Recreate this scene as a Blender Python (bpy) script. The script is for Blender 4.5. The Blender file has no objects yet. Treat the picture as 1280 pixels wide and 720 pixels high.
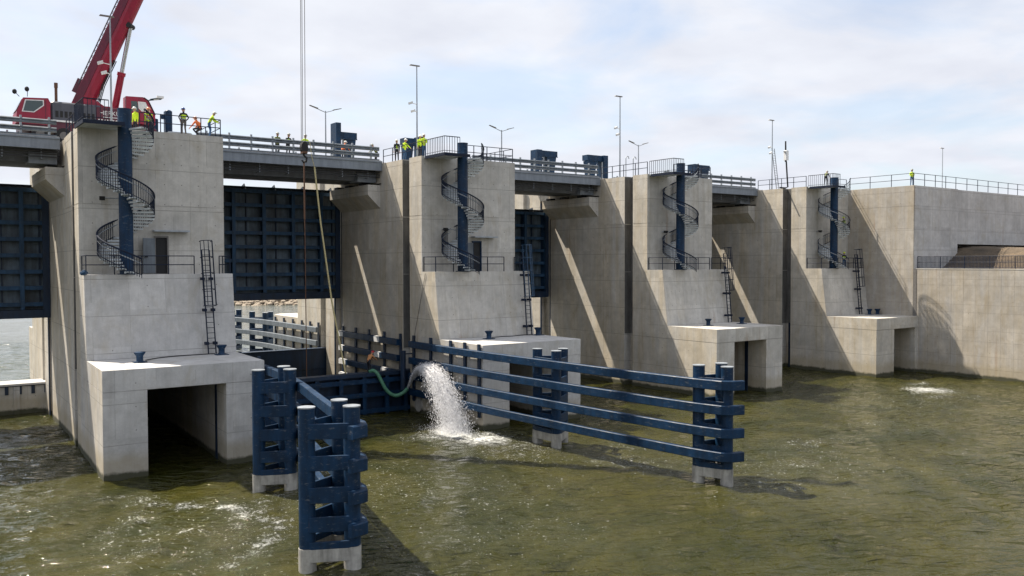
import bpy, bmesh, math, random
import numpy as np
from mathutils import Vector, Matrix
random.seed(7); rng = np.random.default_rng(7)
U = 0.87                                   # one drawing unit in metres
sc = bpy.context.scene; col = sc.collection
# ------------------------------------------------------------------ camera
cam = bpy.data.objects.new('camera', bpy.data.cameras.new('camera')); col.objects.link(cam)
yaw, pit, rol = 0.620030, 0.0290982, -0.00144833
fw = Vector((math.sin(yaw)*math.cos(pit), math.cos(yaw)*math.cos(pit), -math.sin(pit)))
rt = Vector((math.cos(yaw), -math.sin(yaw), 0)); up = rt.cross(fw)
r2 = rt*math.cos(rol)+up*math.sin(rol); u2 = up*math.cos(rol)-rt*math.sin(rol)
M = Matrix((r2, u2, -fw)).transposed().to_4x4(); M.translation = Vector((-13.6106, -65.5124, 13.3424))*U
cam.matrix_world = M
cam.data.sensor_width = 36; cam.data.lens = 36*1093.04/1280; cam.data.clip_end = 6000; cam.data.clip_start = .1
sc.camera = cam
# ------------------------------------------------------------------ world, sun, exposure
SUN_D = Vector((0.46, -1.0, -1.65)).normalized()      # direction the light travels
w = bpy.data.worlds.new('World'); sc.world = w; w.use_nodes = True
T = w.node_tree; T.nodes.clear(); L = T.links.new
sky = T.nodes.new('ShaderNodeTexSky'); sky.sky_type = 'NISHITA'; sky.sun_disc = False
sky.sun_elevation = math.asin(-SUN_D.z); sky.sun_rotation = math.atan2(-SUN_D.x, -SUN_D.y)
sky.air_density = 1.0; sky.dust_density = 1.2
tc = T.nodes.new('ShaderNodeTexCoord')
sep = T.nodes.new('ShaderNodeSeparateXYZ'); L(tc.outputs['Generated'], sep.inputs[0])
zz = T.nodes.new('ShaderNodeMath'); zz.operation = 'ADD'; L(sep.outputs[2], zz.inputs[0]); zz.inputs[1].default_value = 0.16
mx = T.nodes.new('ShaderNodeMath'); mx.operation = 'MAXIMUM'; L(zz.outputs[0], mx.inputs[0]); mx.inputs[1].default_value = 0.05
dx = T.nodes.new('ShaderNodeMath'); dx.operation = 'DIVIDE'; L(sep.outputs[0], dx.inputs[0]); L(mx.outputs[0], dx.inputs[1])
dy = T.nodes.new('ShaderNodeMath'); dy.operation = 'DIVIDE'; L(sep.outputs[1], dy.inputs[0]); L(mx.outputs[0], dy.inputs[1])
cmb = T.nodes.new('ShaderNodeCombineXYZ'); L(dx.outputs[0], cmb.inputs[0]); L(dy.outputs[0], cmb.inputs[1])
n1 = T.nodes.new('ShaderNodeTexNoise'); n1.inputs['Scale'].default_value = 1.5; n1.inputs['Detail'].default_value = 9; n1.inputs['Roughness'].default_value = .55; n1.inputs['Distortion'].default_value = .35
L(cmb.outputs[0], n1.inputs['Vector'])
cr = T.nodes.new('ShaderNodeValToRGB'); cr.color_ramp.elements[0].position = .36; cr.color_ramp.elements[1].position = .55
cr.color_ramp.elements[0].color = (.50, .50, .50, 1); cr.color_ramp.elements[1].color = (1, 1, 1, 1)
L(n1.outputs['Fac'], cr.inputs['Fac'])
n2 = T.nodes.new('ShaderNodeTexNoise'); n2.inputs['Scale'].default_value = 2.7; n2.inputs['Detail'].default_value = 8; L(cmb.outputs[0], n2.inputs['Vector'])
cr2 = T.nodes.new('ShaderNodeValToRGB'); cr2.color_ramp.elements[0].position = .3; cr2.color_ramp.elements[1].position = .72
cr2.color_ramp.elements[0].color = (4.2, 4.36, 4.85, 1); cr2.color_ramp.elements[1].color = (5.1, 5.25, 5.62, 1); L(n2.outputs['Fac'], cr2.inputs['Fac'])
mix = T.nodes.new('ShaderNodeMix'); mix.data_type = 'RGBA'; L(cr.outputs[0], mix.inputs['Factor'])
L(sky.outputs[0], mix.inputs['A']); L(cr2.outputs[0], mix.inputs['B'])
bg = T.nodes.new('ShaderNodeBackground'); bg.inputs['Strength'].default_value = 0.1; L(mix.outputs['Result'], bg.inputs['Color'])
wo = T.nodes.new('ShaderNodeOutputWorld'); L(bg.outputs[0], wo.inputs[0])
sun = bpy.data.objects.new('sun', bpy.data.lights.new('sun', 'SUN')); col.objects.link(sun)
sun.data.energy = 5.0; sun.data.angle = math.radians(.55); sun.data.color = (1, .91, .78)
sun.rotation_euler = SUN_D.to_track_quat('-Z', 'Y').to_euler(); sun.location = (0, 0, 80)
sc.view_settings.view_transform = 'Standard'; sc.view_settings.look = 'None'; sc.view_settings.exposure = 0.88; sc.view_settings.gamma = 1

# ------------------------------------------------------------------ materials
class NT:
    def __init__(s, name):
        s.m = bpy.data.materials.new(name); s.m.use_nodes = True; s.t = s.m.node_tree; s.b = s.t.nodes['Principled BSDF']
    def n(s, typ, _o=None, **kw):
        nd = s.t.nodes.new('ShaderNode'+typ)
        for k, v in kw.items():
            if k in ('operation', 'data_type', 'blend_type', 'interpolation_type', 'feature', 'noise_dimensions', 'attribute_name', 'clamp'): setattr(nd, k, v)
            else: s.set(nd, k, v)
        return nd
    def set(s, nd, k, v):
        k = int(k[1:]) if k[0] == 'i' and k[1:].isdigit() else k
        i = nd.inputs[k]
        if isinstance(v, bpy.types.NodeSocket): s.t.links.new(v, i)
        else: i.default_value = v
    def math(s, op, a, b=0.0, clamp=False):
        nd = s.t.nodes.new('ShaderNodeMath'); nd.operation = op; nd.use_clamp = clamp; s.set(nd, 'i0', a); s.set(nd, 'i1', b); return nd.outputs[0]
    def noise(s, vec, scale, detail=4, rough=.5, dist=0):
        return s.n('TexNoise', Vector=vec, Scale=scale, Detail=detail, Roughness=rough, Distortion=dist).outputs['Fac']
    def ramp(s, f, stops):
        nd = s.t.nodes.new('ShaderNodeValToRGB'); s.set(nd, 'Fac', f); e = nd.color_ramp.elements
        while len(e) < len(stops): e.new(.5)
        for el, (p, c) in zip(e, stops):
            el.position = p; el.color = (c, c, c, 1) if isinstance(c, (int, float)) else (*c, 1)
        return nd.outputs[0]
    def mix(s, f, a, b, mode='MIX'):
        nd = s.t.nodes.new('ShaderNodeMix'); nd.data_type = 'RGBA'; nd.blend_type = mode
        for k, v in (('Factor', f), ('A', a), ('B', b)):
            i = [q for q in nd.inputs if q.name == k and q.type in (('VALUE',) if k == 'Factor' else ('RGBA',))][0]
            if isinstance(v, bpy.types.NodeSocket): s.t.links.new(v, i)
            else: i.default_value = v if k == 'Factor' else ((*v, 1) if len(v) == 3 else v)
        return [q for q in nd.outputs if q.type == 'RGBA'][0]
    def pos(s): return s.n('NewGeometry').outputs['Position']
    def mapv(s, v, sx, sy, sz):
        return s.n('VectorMath', operation='MULTIPLY', i0=v, i1=(sx, sy, sz)).outputs[0]
    def bump(s, h, strength, dist=.02):
        return s.n('Bump', Height=h, Strength=strength, Distance=dist).outputs[0]
    def out(s, **kw):
        for k, v in kw.items(): s.set(s.b, k.replace('_', ' '), v)
        return s.m

def paint(name, c, rough=.45, var=.12, metal=0.0, scale=1.3, dirt=.25, scuff=0.0, spec=.5):
    t = NT(name); p = t.pos()
    a = t.noise(p, scale, 5, .6); st = t.noise(t.mapv(p, 2.2, 2.2, .25), 1.6, 4, .6)
    k1 = t.ramp(a, [(.3, 1-var), (.7, 1+var)]); k2 = t.ramp(st, [(.35, 1-dirt), (.6, 1.0)])
    cc = t.mix(1.0, (*c,), k1, 'MULTIPLY'); cc = t.mix(.8, cc, k2, 'MULTIPLY')
    if scuff:
        sf = t.noise(t.mapv(p, 1, 1, 3.2), 3.1, 7, .75); cc = t.mix(t.math('MULTIPLY', t.ramp(sf, [(.57, 0.0), (.68, 1.0)]), scuff), cc, (.16, .17, .18))
        ru_ = t.noise(t.mapv(p, 2.5, 2.5, .4), 1.7, 5, .7); cc = t.mix(t.math('MULTIPLY', t.ramp(ru_, [(.66, 0.0), (.74, 1.0)]), scuff), cc, (.10, .045, .02))
    return t.out(Specular_IOR_Level=spec, Base_Color=cc, Roughness=t.ramp(a, [(.3, max(rough-.08, .05)), (.7, min(rough+.12, 1))]), Metallic=metal,
                 Normal=t.bump(t.noise(p, 22, 3), .12, .01))

def flat(name, c, rough=.6, var=.15):
    t = NT(name); a = t.noise(t.pos(), 7, 4, .6)
    return t.out(Base_Color=t.mix(1.0, (*c,), t.ramp(a, [(.3, 1-var), (.7, 1+var)]), 'MULTIPLY'), Roughness=rough)

def concrete(name, base, panel=(1.06, 2.55), lines=.7, warm=.6):
    t = NT(name); p = t.pos(); s = t.n('SeparateXYZ', Vector=p)
    nrm = t.n('SeparateXYZ', Vector=t.n('NewGeometry').outputs['True Normal'])
    isx = t.math('GREATER_THAN', t.math('ABSOLUTE', nrm.outputs[0]), .6)
    isz = t.math('GREATER_THAN', t.math('ABSOLUTE', nrm.outputs[2]), .6)
    u = t.math('ADD', t.math('MULTIPLY', s.outputs[1], isx), t.math('MULTIPLY', s.outputs[0], t.math('SUBTRACT', 1.0, isx)))
    z = s.outputs[2]
    big = t.noise(p, .23, 5, .6, .4); mid = t.noise(p, 1.4, 6, .65); fine = t.noise(p, 16, 4, .6)
    streak = t.noise(t.mapv(p, 1.7, 1.7, .07), 1.5, 5, .65); streak2 = t.noise(t.mapv(p, 5, 5, .12), 1.5, 3, .6)
    # shutter panels: each panel its own tone, thin joints between
    def cell(v, step): return t.math('FLOOR', t.math('DIVIDE', v, step))
    pid = t.n('CombineXYZ', X=cell(u, panel[0]), Y=cell(z, panel[1]), Z=isx).outputs[0]
    wn = t.n('TexWhiteNoise', Vector=pid).outputs['Value']
    def line(v, step, wdt):
        f = t.math('FRACT', t.math('DIVIDE', v, step)); d = t.math('ABSOLUTE', t.math('SUBTRACT', f, .5)); return t.math('GREATER_THAN', d, .5-wdt/step)
    vl = t.math('MULTIPLY', line(u, panel[0], .014), t.math('GREATER_THAN', t.noise(p, .6, 3), .5))
    hl = line(t.math('ADD', z, .35), panel[1], .018)
    ln = t.math('MAXIMUM', t.math('MULTIPLY', vl, .45), t.math('MULTIPLY', hl, t.ramp(mid, [(.35, .35), (.65, 1.0)])))
    ln = t.math('MULTIPLY', ln, t.math('SUBTRACT', 1.0, isz))
    # tie holes
    fu = t.math('SUBTRACT', t.math('FRACT', t.math('DIVIDE', u, panel[0]*1.0)), .5); fz = t.math('SUBTRACT', t.math('FRACT', t.math('DIVIDE', t.math('ADD', z, .6), 1.275)), .5)
    rr = t.math('ADD', t.math('POWER', t.math('MULTIPLY', fu, panel[0]), 2.0), t.math('POWER', t.math('MULTIPLY', fz, 1.275), 2.0))
    hole = t.math('MULTIPLY', t.math('LESS_THAN', rr, .0011), t.math('GREATER_THAN', wn, .45))
    c = t.mix(t.ramp(big, [(.32, 0.0), (.7, 1.0)]), tuple(x*.86 for x in base), tuple(x*1.1 for x in base))
    c = t.mix(1.0, c, t.ramp(wn, [(0, .91), (1, 1.07)]), 'MULTIPLY')
    c = t.mix(1.0, c, t.ramp(mid, [(.25, .82), (.75, 1.14)]), 'MULTIPLY')
    blot = t.noise(t.mapv(p, .5, .5, .28), 1.0, 6, .7, 1.0); c = t.mix(t.ramp(blot, [(.52, 0.0), (.68, .5)]), c, tuple(x*q for x, q in zip(base, (.76, .70, .58))))
    c = t.mix(warm, c, t.mix(1.0, c, t.ramp(streak, [(.3, (.86, .82, .74)), (.50, (1.02, 1.02, 1.01))]), 'MULTIPLY'))
    c = t.mix(.3, c, t.mix(1.0, c, t.ramp(streak2, [(.32, .82), (.55, 1.04)]), 'MULTIPLY'))
    c = t.mix(1.0, c, t.ramp(fine, [(.2, .92), (.8, 1.07)]), 'MULTIPLY')
    c = t.mix(t.math('MULTIPLY', isx, t.ramp(t.noise(t.mapv(p, .8, .8, .1), .9, 5, .6, .8), [(.38, .65), (.66, .05)])), c, t.mix(1.0, c, (.96, .85, .66), 'MULTIPLY'))
    rust = t.math('MULTIPLY', t.ramp(t.noise(t.mapv(p, 1.1, 1.1, .11), 1.05, 3, .5), [(.66, 0.0), (.76, 1.0)]), .5)
    c = t.mix(rust, c, (.27, .145, .06))
    # water line: stained band, wet dark foot
    wob = t.math('ADD', z, t.math('MULTIPLY', t.math('SUBTRACT', mid, .5), .5))
    c = t.mix(t.ramp(t.math('MULTIPLY', wob, .5), [(.5, .5), (.8, 0.0)]), c, (.34, .28, .17))
    c = t.mix(t.ramp(t.math('MULTIPLY', wob, .5), [(.13, .95), (.22, 0.0)]), c, (.042, .044, .022))
    c = t.mix(t.math('MULTIPLY', ln, lines), c, (.1, .09, .075)); c = t.mix(t.math('MULTIPLY', hole, .8), c, (.12, .11, .1))
    h = t.math('SUBTRACT', t.math('ADD', t.math('MULTIPLY', fine, .3), t.math('MULTIPLY', mid, .5)), t.math('ADD', t.math('MULTIPLY', ln, .6), hole))
    return t.out(Base_Color=c, Roughness=.88, Normal=t.bump(h, .35, .02))

CON = concrete('concrete', (.53, .508, .468))
CON2 = concrete('concrete_grey', (.52, .51, .495), panel=(2.1, 2.2), lines=.6, warm=.3)
CON3 = concrete('concrete_wall', (.43, .41, .385), panel=(1.06, 2.55), lines=.45, warm=.5)
NAVY = paint('navy_steel', (.0022, .027, .072), .5, .3, dirt=.45, scuff=.6, spec=.3)
GATEB = paint('gate_rib_bounce_lit', (.024, .070, .14), .5, .35, dirt=.5, scale=.7, scuff=.3, spec=.3)  # navy lightened to stand in for bounced light on the gate ribs
NAVYD = paint('navy_gate', (.005, .022, .055), .52, .35, dirt=.5, scale=.7)
SKINP = paint('gate_skin', (.10, .135, .165), .55, .5, dirt=.6, scale=.8)  # paler grey stands in for reflections on the gate skin
RAILG = paint('weathered_rail', (.15, .175, .20), .5, .2, metal=.2, dirt=.35)
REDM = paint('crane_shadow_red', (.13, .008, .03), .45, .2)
BLUEL = paint('blue_cage', (.012, .055, .12), .4)
RAILM = paint('railing_steel', (.005, .012, .032), .62, spec=.3)
GALV = paint('galvanised', (.34, .37, .40), .42, .15, metal=.35, dirt=.3)
TREAD = paint('grating', (.56, .60, .62), .5, .2, metal=0)
DECKG = paint('deck_grey_paint', (.235, .265, .305), .5, .1)
GIRD = paint('girder_grey', (.12, .13, .15), .6, .15)
PIPE = paint('service_pipe', (.05, .052, .058), .5)
RED = paint('crane_red', (.30, .008, .036), .4, .12, dirt=.25)
REDD = paint('crane_maroon', (.10, .012, .03), .4, .1)
HOOD = paint('crane_hood_grey', (.075, .08, .10), .5)
CHROME = paint('piston_rod', (.6, .62, .65), .18, .05, metal=.8, dirt=.1)
BLACK = flat('black_rubber', (.015, .015, .016), .75)
WHITE = paint('white_paint', (.75, .75, .74), .5, .06, dirt=.1)
PEEL = paint('pile_foot', (.38, .365, .33), .85, .25, dirt=.5, scale=3)
STEELB = flat('dull_steel', (.16, .15, .14), .5)
LINER = paint('slot_liner', (.14, .135, .125), .7, .25, dirt=.4)
RUSTY = flat('rusty_chain', (.12, .06, .035), .8)
ROPE = flat('pale_rope', (.5, .43, .22), .8)
HOSE = paint('green_hose', (.09, .26, .155), .5, .2)
HIVIS = flat('hi_vis_yellow', (.62, .84, .02), .7, .08)
ORANGE = flat('hi_vis_orange', (.78, .16, .03), .7, .1)
OLIVE = flat('olive_cloth', (.17, .2, .07), .8)
JEANS = flat('blue_denim', (.05, .12, .24), .85)
DARK = flat('dark_cloth', (.02, .022, .03), .85)
GREY = flat('grey_cloth', (.13, .12, .115), .85)
TAN = flat('sun_faded_orange', (.55, .25, .1), .8)
SKIN = flat('skin', (.46, .26, .18), .55, .08)
HAIR = flat('hair', (.03, .02, .015), .7)
BOOT = flat('boot_leather', (.03, .022, .017), .6)
HWHITE = flat('helmet_white', (.75, .75, .72), .35, .05); HBLUE = flat('helmet_blue', (.03, .08, .25), .35, .05)
HRED = flat('helmet_red', (.5, .02, .03), .35, .05); HORA = flat('helmet_orange', (.72, .3, .16), .35, .05); HGREY = flat('helmet_grey', (.3, .31, .27), .4, .05)
REFL = flat('reflective_strip', (.7, .72, .68), .3, .05)
EARTH = None
def mk_earth():
    t = NT('bare_earth'); p = t.pos(); a = t.noise(p, .5, 6, .65); b = t.noise(p, 5, 5, .7)
    c = t.mix(t.ramp(a, [(.35, 0.0), (.65, 1.0)]), (.075, .058, .04), (.15, .11, .07)); c = t.mix(1.0, c, t.ramp(b, [(.25, .6), (.75, 1.3)]), 'MULTIPLY')
    return t.out(Base_Color=c, Roughness=.95, Normal=t.bump(b, .9, .1))
EARTH = mk_earth()
STONE = flat('riprap_stone', (.30, .25, .19), .9, .25)
ASPH = flat('asphalt', (.05, .05, .052), .9)
def mk_glass():
    t = NT('cab_glass'); return t.out(Base_Color=(.025, .05, .05, 1), Roughness=.06, Specular_IOR_Level=.8)
GLASS = mk_glass()
def mk_water(name, deep, shallow, amp, rough):
    t = NT(name); p = t.pos()
    fo = t.n('Attribute', attribute_name='foam').outputs['Fac']
    big = t.noise(p, .085, 5, .62, 2.2)
    c = t.mix(t.ramp(big, [(.35, 0.0), (.65, 1.0)]), deep, shallow)
    f1 = t.noise(t.mapv(p, 1, 1, 1), 2.6, 7, .72, 1.2); f2 = t.noise(p, .8, 5, .65, 1.5); f3 = t.noise(p, 9, 5, .75)
    th = t.math('ADD', t.math('ADD', t.math('MULTIPLY', f1, .42), t.math('MULTIPLY', f2, .23)), t.math('MULTIPLY', f3, .4))
    lvl = t.math('SUBTRACT', t.math('ADD', t.math('MULTIPLY', t.math('SUBTRACT', th, .525), 2.2), t.math('MULTIPLY', fo, .70)), .325)
    foam = t.math('MULTIPLY', lvl, 4.5, True)
    f4 = t.noise(t.mapv(p, 1, 1, 1), 5.5, 3, .7, .4); sp_ = t.math('MULTIPLY', t.math('MULTIPLY', t.math('SUBTRACT', t.math('ADD', f4, t.math('MULTIPLY', fo, .25)), .69), 14.0, True), t.math('MULTIPLY', fo, 5.0, True))  # white specks serve as foam flecks and as painted glints
    foam = t.math('MAXIMUM', foam, t.math('MULTIPLY', sp_, .8))
    milky = t.math('MULTIPLY', fo, .16, True)
    c = t.mix(milky, c, (.30, .31, .22)); c = t.mix(t.math('MULTIPLY', foam, .9), c, (.66, .67, .64))
    ru = t.n('VectorMath', operation='DOT_PRODUCT', i0=p, i1=(.86, -.51, 0)).outputs['Value']; rv = t.n('VectorMath', operation='DOT_PRODUCT', i0=p, i1=(.51, .86, 0)).outputs['Value']
    q = t.n('CombineXYZ', X=t.math('MULTIPLY', ru, .5), Y=t.math('MULTIPLY', rv, 1.35)).outputs[0]
    w1 = t.noise(q, 1.25, 1.5, .45, .7); w2 = t.noise(t.n('CombineXYZ', X=t.math('MULTIPLY', ru, .8), Y=t.math('MULTIPLY', rv, 1.2)).outputs[0], 3.6, 3, .6, .5)
    h = t.math('ADD', t.math('MULTIPLY', w1, .80), t.math('MULTIPLY', w2, .20)); h = t.math('ADD', h, t.math('MULTIPLY', foam, .15))
    rg = t.math('ADD', rough, t.math('MULTIPLY', foam, .7))
    st_ = t.math('MULTIPLY', t.ramp(t.noise(p, .11, 3, .55, 1.5), [(.34, .35), (.62, 1.0)]), amp)
    return t.out(Base_Color=c, Roughness=rg, IOR=1.333, Normal=t.bump(h, st_, .95))
WATER = mk_water('murky_river_water', (.017, .020, .0025), (.046, .042, .008), 1.0, .025)
WATERU = mk_water('reservoir_water', (.07, .08, .06), (.10, .11, .085), .5, .08)
def mk_drop():
    t = NT('white_spray'); d = t.n('BsdfDiffuse', Color=(.9, .9, .91, 1)); tr = t.n('BsdfTranslucent', Color=(.95, .95, .96, 1)); m = t.t.nodes.new('ShaderNodeMixShader'); m.inputs[0].default_value = .6
    t.t.links.new(d.outputs[0], m.inputs[1]); t.t.links.new(tr.outputs[0], m.inputs[2]); t.t.links.new(m.outputs[0], t.t.nodes['Material Output'].inputs[0]); return t.m
DROP = mk_drop()

# ------------------------------------------------------------------ geometry helpers
class MB:
    def __init__(s, xf=None): s.v = []; s.f = []; s.xf = xf
    def add(s, vs, fs):
        o = len(s.v); s.v += [tuple(v) for v in vs]; s.f += [tuple(i+o for i in f) for f in fs]; return s
    def hexa(s, b, t):            # 4 bottom pts ccw, 4 top pts
        return s.add(list(b)+list(t), [(3, 2, 1, 0), (4, 5, 6, 7), (0, 1, 5, 4), (1, 2, 6, 5), (2, 3, 7, 6), (3, 0, 4, 7)])
    def box(s, x0, x1, y0, y1, z0, z1):
        q = [(x0, y0), (x1, y0), (x1, y1), (x0, y1)]; return s.hexa([(*a, z0) for a in q], [(*a, z1) for a in q])
    def bbox(s, x0, x1, y0, y1, z0, z1, c=.03):   # box with chamfered vertical and top edges
        def ring(d, z): return [(x0+d, y0, z), (x1-d, y0, z), (x1, y0+d, z), (x1, y1-d, z), (x1-d, y1, z), (x0+d, y1, z), (x0, y1-d, z), (x0, y0+d, z)]
        def ring2(d, z): a = d; return [(x0+a+c, y0+a, z), (x1-a-c, y0+a, z), (x1-a, y0+a+c, z), (x1-a, y1-a-c, z), (x1-a-c, y1-a, z), (x0+a+c, y1-a, z), (x0+a, y1-a-c, z), (x0+a, y0+a+c, z)]
        R = [ring2(0, z0), ring2(0, z1-c), ring2(c, z1)]
        return s.loft(R)
    def loft(s, rings, cap=True):
        n = len(rings[0]); vs = [p for r in rings for p in r]; fs = []
        for k in range(len(rings)-1):
            for i in range(n):
                j = (i+1) % n; fs.append((k*n+i, k*n+j, (k+1)*n+j, (k+1)*n+i))
        if cap: fs.append(tuple(range(n-1, -1, -1))); fs.append(tuple((len(rings)-1)*n+i for i in range(n)))
        return s.add(vs, fs)
    def prism(s, poly, z0, z1, inset=0):
        return s.loft([[(x, y, z0) for x, y in poly], [(x, y, z1) for x, y in poly]])
    def path(s, pts, r, n=6, closed=False):
        pts = [Vector(p) for p in pts]; rings = []
        rs = r if isinstance(r, (list, tuple)) else [r]*len(pts)
        up0 = None
        for i, p in enumerate(pts):
            d = (pts[min(i+1, len(pts)-1)]-pts[max(i-1, 0)])
            if d.length < 1e-9: d = Vector((0, 0, 1))
            d.normalize()
            if up0 is None: up0 = Vector((0, 0, 1)) if abs(d.z) < .9 else Vector((1, 0, 0))
            a = d.cross(up0)
            if a.length < 1e-4: a = d.cross(Vector((.3, 1, .2)))
            a.normalize(); b = a.cross(d).normalized(); up0 = b
            rings.append([tuple(p+(a*math.cos(2*math.pi*k/n)+b*math.sin(2*math.pi*k/n))*rs[i]) for k in range(n)])
        return s.loft(rings)
    def cyl(s, p, q, r, n=12, r2=None): return s.path([p, q], [r, r if r2 is None else r2], n)
    def bar(s, p, q, w, h, upv=(0, 0, 1)):         # rectangular bar from p to q
        p = Vector(p); q = Vector(q); d = (q-p).normalized(); u = Vector(upv)
        a = d.cross(u)
        if a.length < 1e-3: a = d.cross(Vector((1, 0, 0)))
        a.normalize(); b = a.cross(d).normalized()
        o = [(-1, -1), (1, -1), (1, 1), (-1, 1)]
        return s.loft([[tuple(c+a*(x*w/2)+b*(y*h/2)) for x, y in o] for c in (p, q)])
    def beam(s, pts, w, z0, z1, c=.04):             # horizontal beam along plan polyline with chamfers
        rings = []; P = [Vector((x, y)) for x, y in pts]
        for i, p in enumerate(P):
            d1 = (P[i]-P[i-1]).normalized() if i else None; d2 = (P[i+1]-P[i]).normalized() if i < len(P)-1 else None
            d = ((d1 or d2)+(d2 or d1)).normalized(); nrm = Vector((d.y, -d.x))
            k = 1/max(.5, (nrm.dot(Vector(((d2 or d1).y, -(d2 or d1).x)))))
            pr = [(-w/2, z0+c), (-w/2+c, z0), (w/2-c, z0), (w/2, z0+c), (w/2, z1-c), (w/2-c, z1), (-w/2+c, z1), (-w/2, z1-c)]
            rings.append([(p.x+nrm.x*a*k, p.y+nrm.y*a*k, z) for a, z in pr])
        return s.loft(rings)
    def ball(s, c, r, seg=8, rings=5, zs=1.0, half=False):
        c = Vector(c); R = []
        a0 = 0 if half else -math.pi/2
        for k in range(rings+1):
            a = a0+(math.pi/2-a0)*k/rings; rr = max(math.cos(a), .02)*r
            R.append([tuple(c+Vector((rr*math.cos(2*math.pi*i/seg), rr*math.sin(2*math.pi*i/seg), r*zs*math.sin(a)))) for i in range(seg)])
        return s.loft(R)
    def mesh(s, name, mat, smooth=False):
        me = bpy.data.meshes.new(name); vs = [s.xf(v) for v in s.v] if s.xf else s.v
        me.from_pydata([(x*U, y*U, z*U) for x, y, z in vs], [], s.f); me.update()
        me.materials.append(mat)
        if smooth:
            me.polygons.foreach_set('use_smooth', [True]*len(me.polygons))
            try: me.set_sharp_from_angle(angle=math.radians(40))
            except Exception: pass
        bm = bmesh.new(); bm.from_mesh(me); bmesh.ops.recalc_face_normals(bm, faces=bm.faces); bm.to_mesh(me); bm.free()
        return me
    def build(s, name, mat, parent=None, smooth=False, label=None, local=False):
        return link(s.mesh(name, mat, smooth), name, parent, label, local)
def link(me, name, parent=None, label=None, local=False):
    o = bpy.data.objects.new(name, me); col.objects.link(o)
    if parent is not None:
        o.parent = parent
        if not local: o.location = -world_loc(parent)
    if label: o['label'] = label
    return o
def world_loc(p):
    v = Vector(p.location)
    while p.parent: p = p.parent; v += Vector(p.location)
    return v
def thing(name, label, cat, loc=(0, 0, 0), group=None, rz=0):
    o = bpy.data.objects.new(name, None); col.objects.link(o); o.location = Vector(loc)*U; o.rotation_euler.z = rz
    o.empty_display_size = .3; o['label'] = label; o['category'] = cat
    if group: o['group'] = group
    return o
def tag(o, label, cat, group=None):
    o['label'] = label; o['category'] = cat
    if group: o['group'] = group
    return o
def struct(o, kind='structure'): o['kind'] = kind; return o
def copy_tree(o, parent=None):
    c = o.copy(); col.objects.link(c); c.parent = parent
    for ch in o.children: copy_tree(ch, c)
    return c
def inst(src, loc, parent, name=None):       # another part with the same mesh, shifted (drawing units)
    c = bpy.data.objects.new(src.name.split('.')[0] if not name else name, src.data); col.objects.link(c); c.parent = parent
    c.location = Vector(src.location)+Vector(loc)*U; return c

SX = [0, 27.764, 55.118, 82.332]
PL, PR = -3.12, 6.95                       # pier sides
PR4 = 5.665                                # last pier ends at the wing wall
ZT = [22.93, 22.72, 22.7, 22.7]
ordn = ['nearest', 'second', 'third', 'farthest']
def XF(i):
    k = .042 if i == 0 else 0
    return lambda v: (SX[i]+v[0]+k*(min(v[1], 12)+7.93), v[1], v[2])

# ------------------------------------------------------------------ water, banks
def grid_water(name, mat, x0, x1, y0, y1, nx, ny, z, outer, waves=True, foam=None):
    xs = np.linspace(x0, x1, nx); ys = np.linspace(y0, y1, ny); X, Y = np.meshgrid(xs, ys); Z = np.zeros_like(X)
    for k in range(34):
        a = rng.normal(-.9, .85); lam = rng.uniform(.8, 3.2); ph = rng.uniform(0, 6.28); amp = .010*lam**.6
        kx, ky = math.cos(a)*2*math.pi/lam, math.sin(a)*2*math.pi/lam
        mod = .5+.5*np.sin(X*rng.uniform(-.16, .16)+Y*rng.uniform(-.16, .16)+rng.uniform(0, 6.28))
        Z += amp*mod*np.sin(kx*X+ky*Y+ph+.6*np.sin(X*.35+Y*.21+k))
    edge = np.minimum(np.minimum(X-x0, x1-X), np.minimum(Y-y0, y1-Y)); Z *= np.clip(edge/3, 0, 1)
    V = np.stack([X, Y, Z+z], -1).reshape(-1, 3)
    idx = np.arange(nx*ny).reshape(ny, nx)
    F = np.stack([idx[:-1, :-1], idx[:-1, 1:], idx[1:, 1:], idx[1:, :-1]], -1).reshape(-1, 4)
    ox0, ox1, oy0, oy1 = outer; n0 = len(V)
    EV = np.array([(ox0, oy0, z), (ox1, oy0, z), (ox1, oy1, z), (ox0, oy1, z)], float)
    V = np.vstack([V, EV]); F = F.tolist()
    bot = idx[0, :].tolist(); top = idx[-1, :].tolist(); lef = idx[:, 0].tolist(); rig = idx[:, -1].tolist()
    a, b, c, d = n0, n0+1, n0+2, n0+3
    F.append([a, b]+bot[::-1]); F.append([b, c]+rig[::-1])
    if oy1 > y1+.01: F.append([c, d]+top)
    else: pass
    F.append([d, a]+lef)
    me = bpy.data.meshes.new(name); me.from_pydata((V*U).tolist(), [], F); me.update(); me.materials.append(mat)
    me.polygons.foreach_set('use_smooth', [True]*len(me.polygons))
    fo = np.zeros(len(V))
    if foam is not None: fo[:n0] = foam(X, Y).reshape(-1)
    at = me.attributes.new('foam', 'FLOAT', 'POINT'); at.data.foreach_set('value', fo.astype(np.float32))
    o = bpy.data.objects.new(name, me); col.objects.link(o); struct(o); return o
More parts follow.
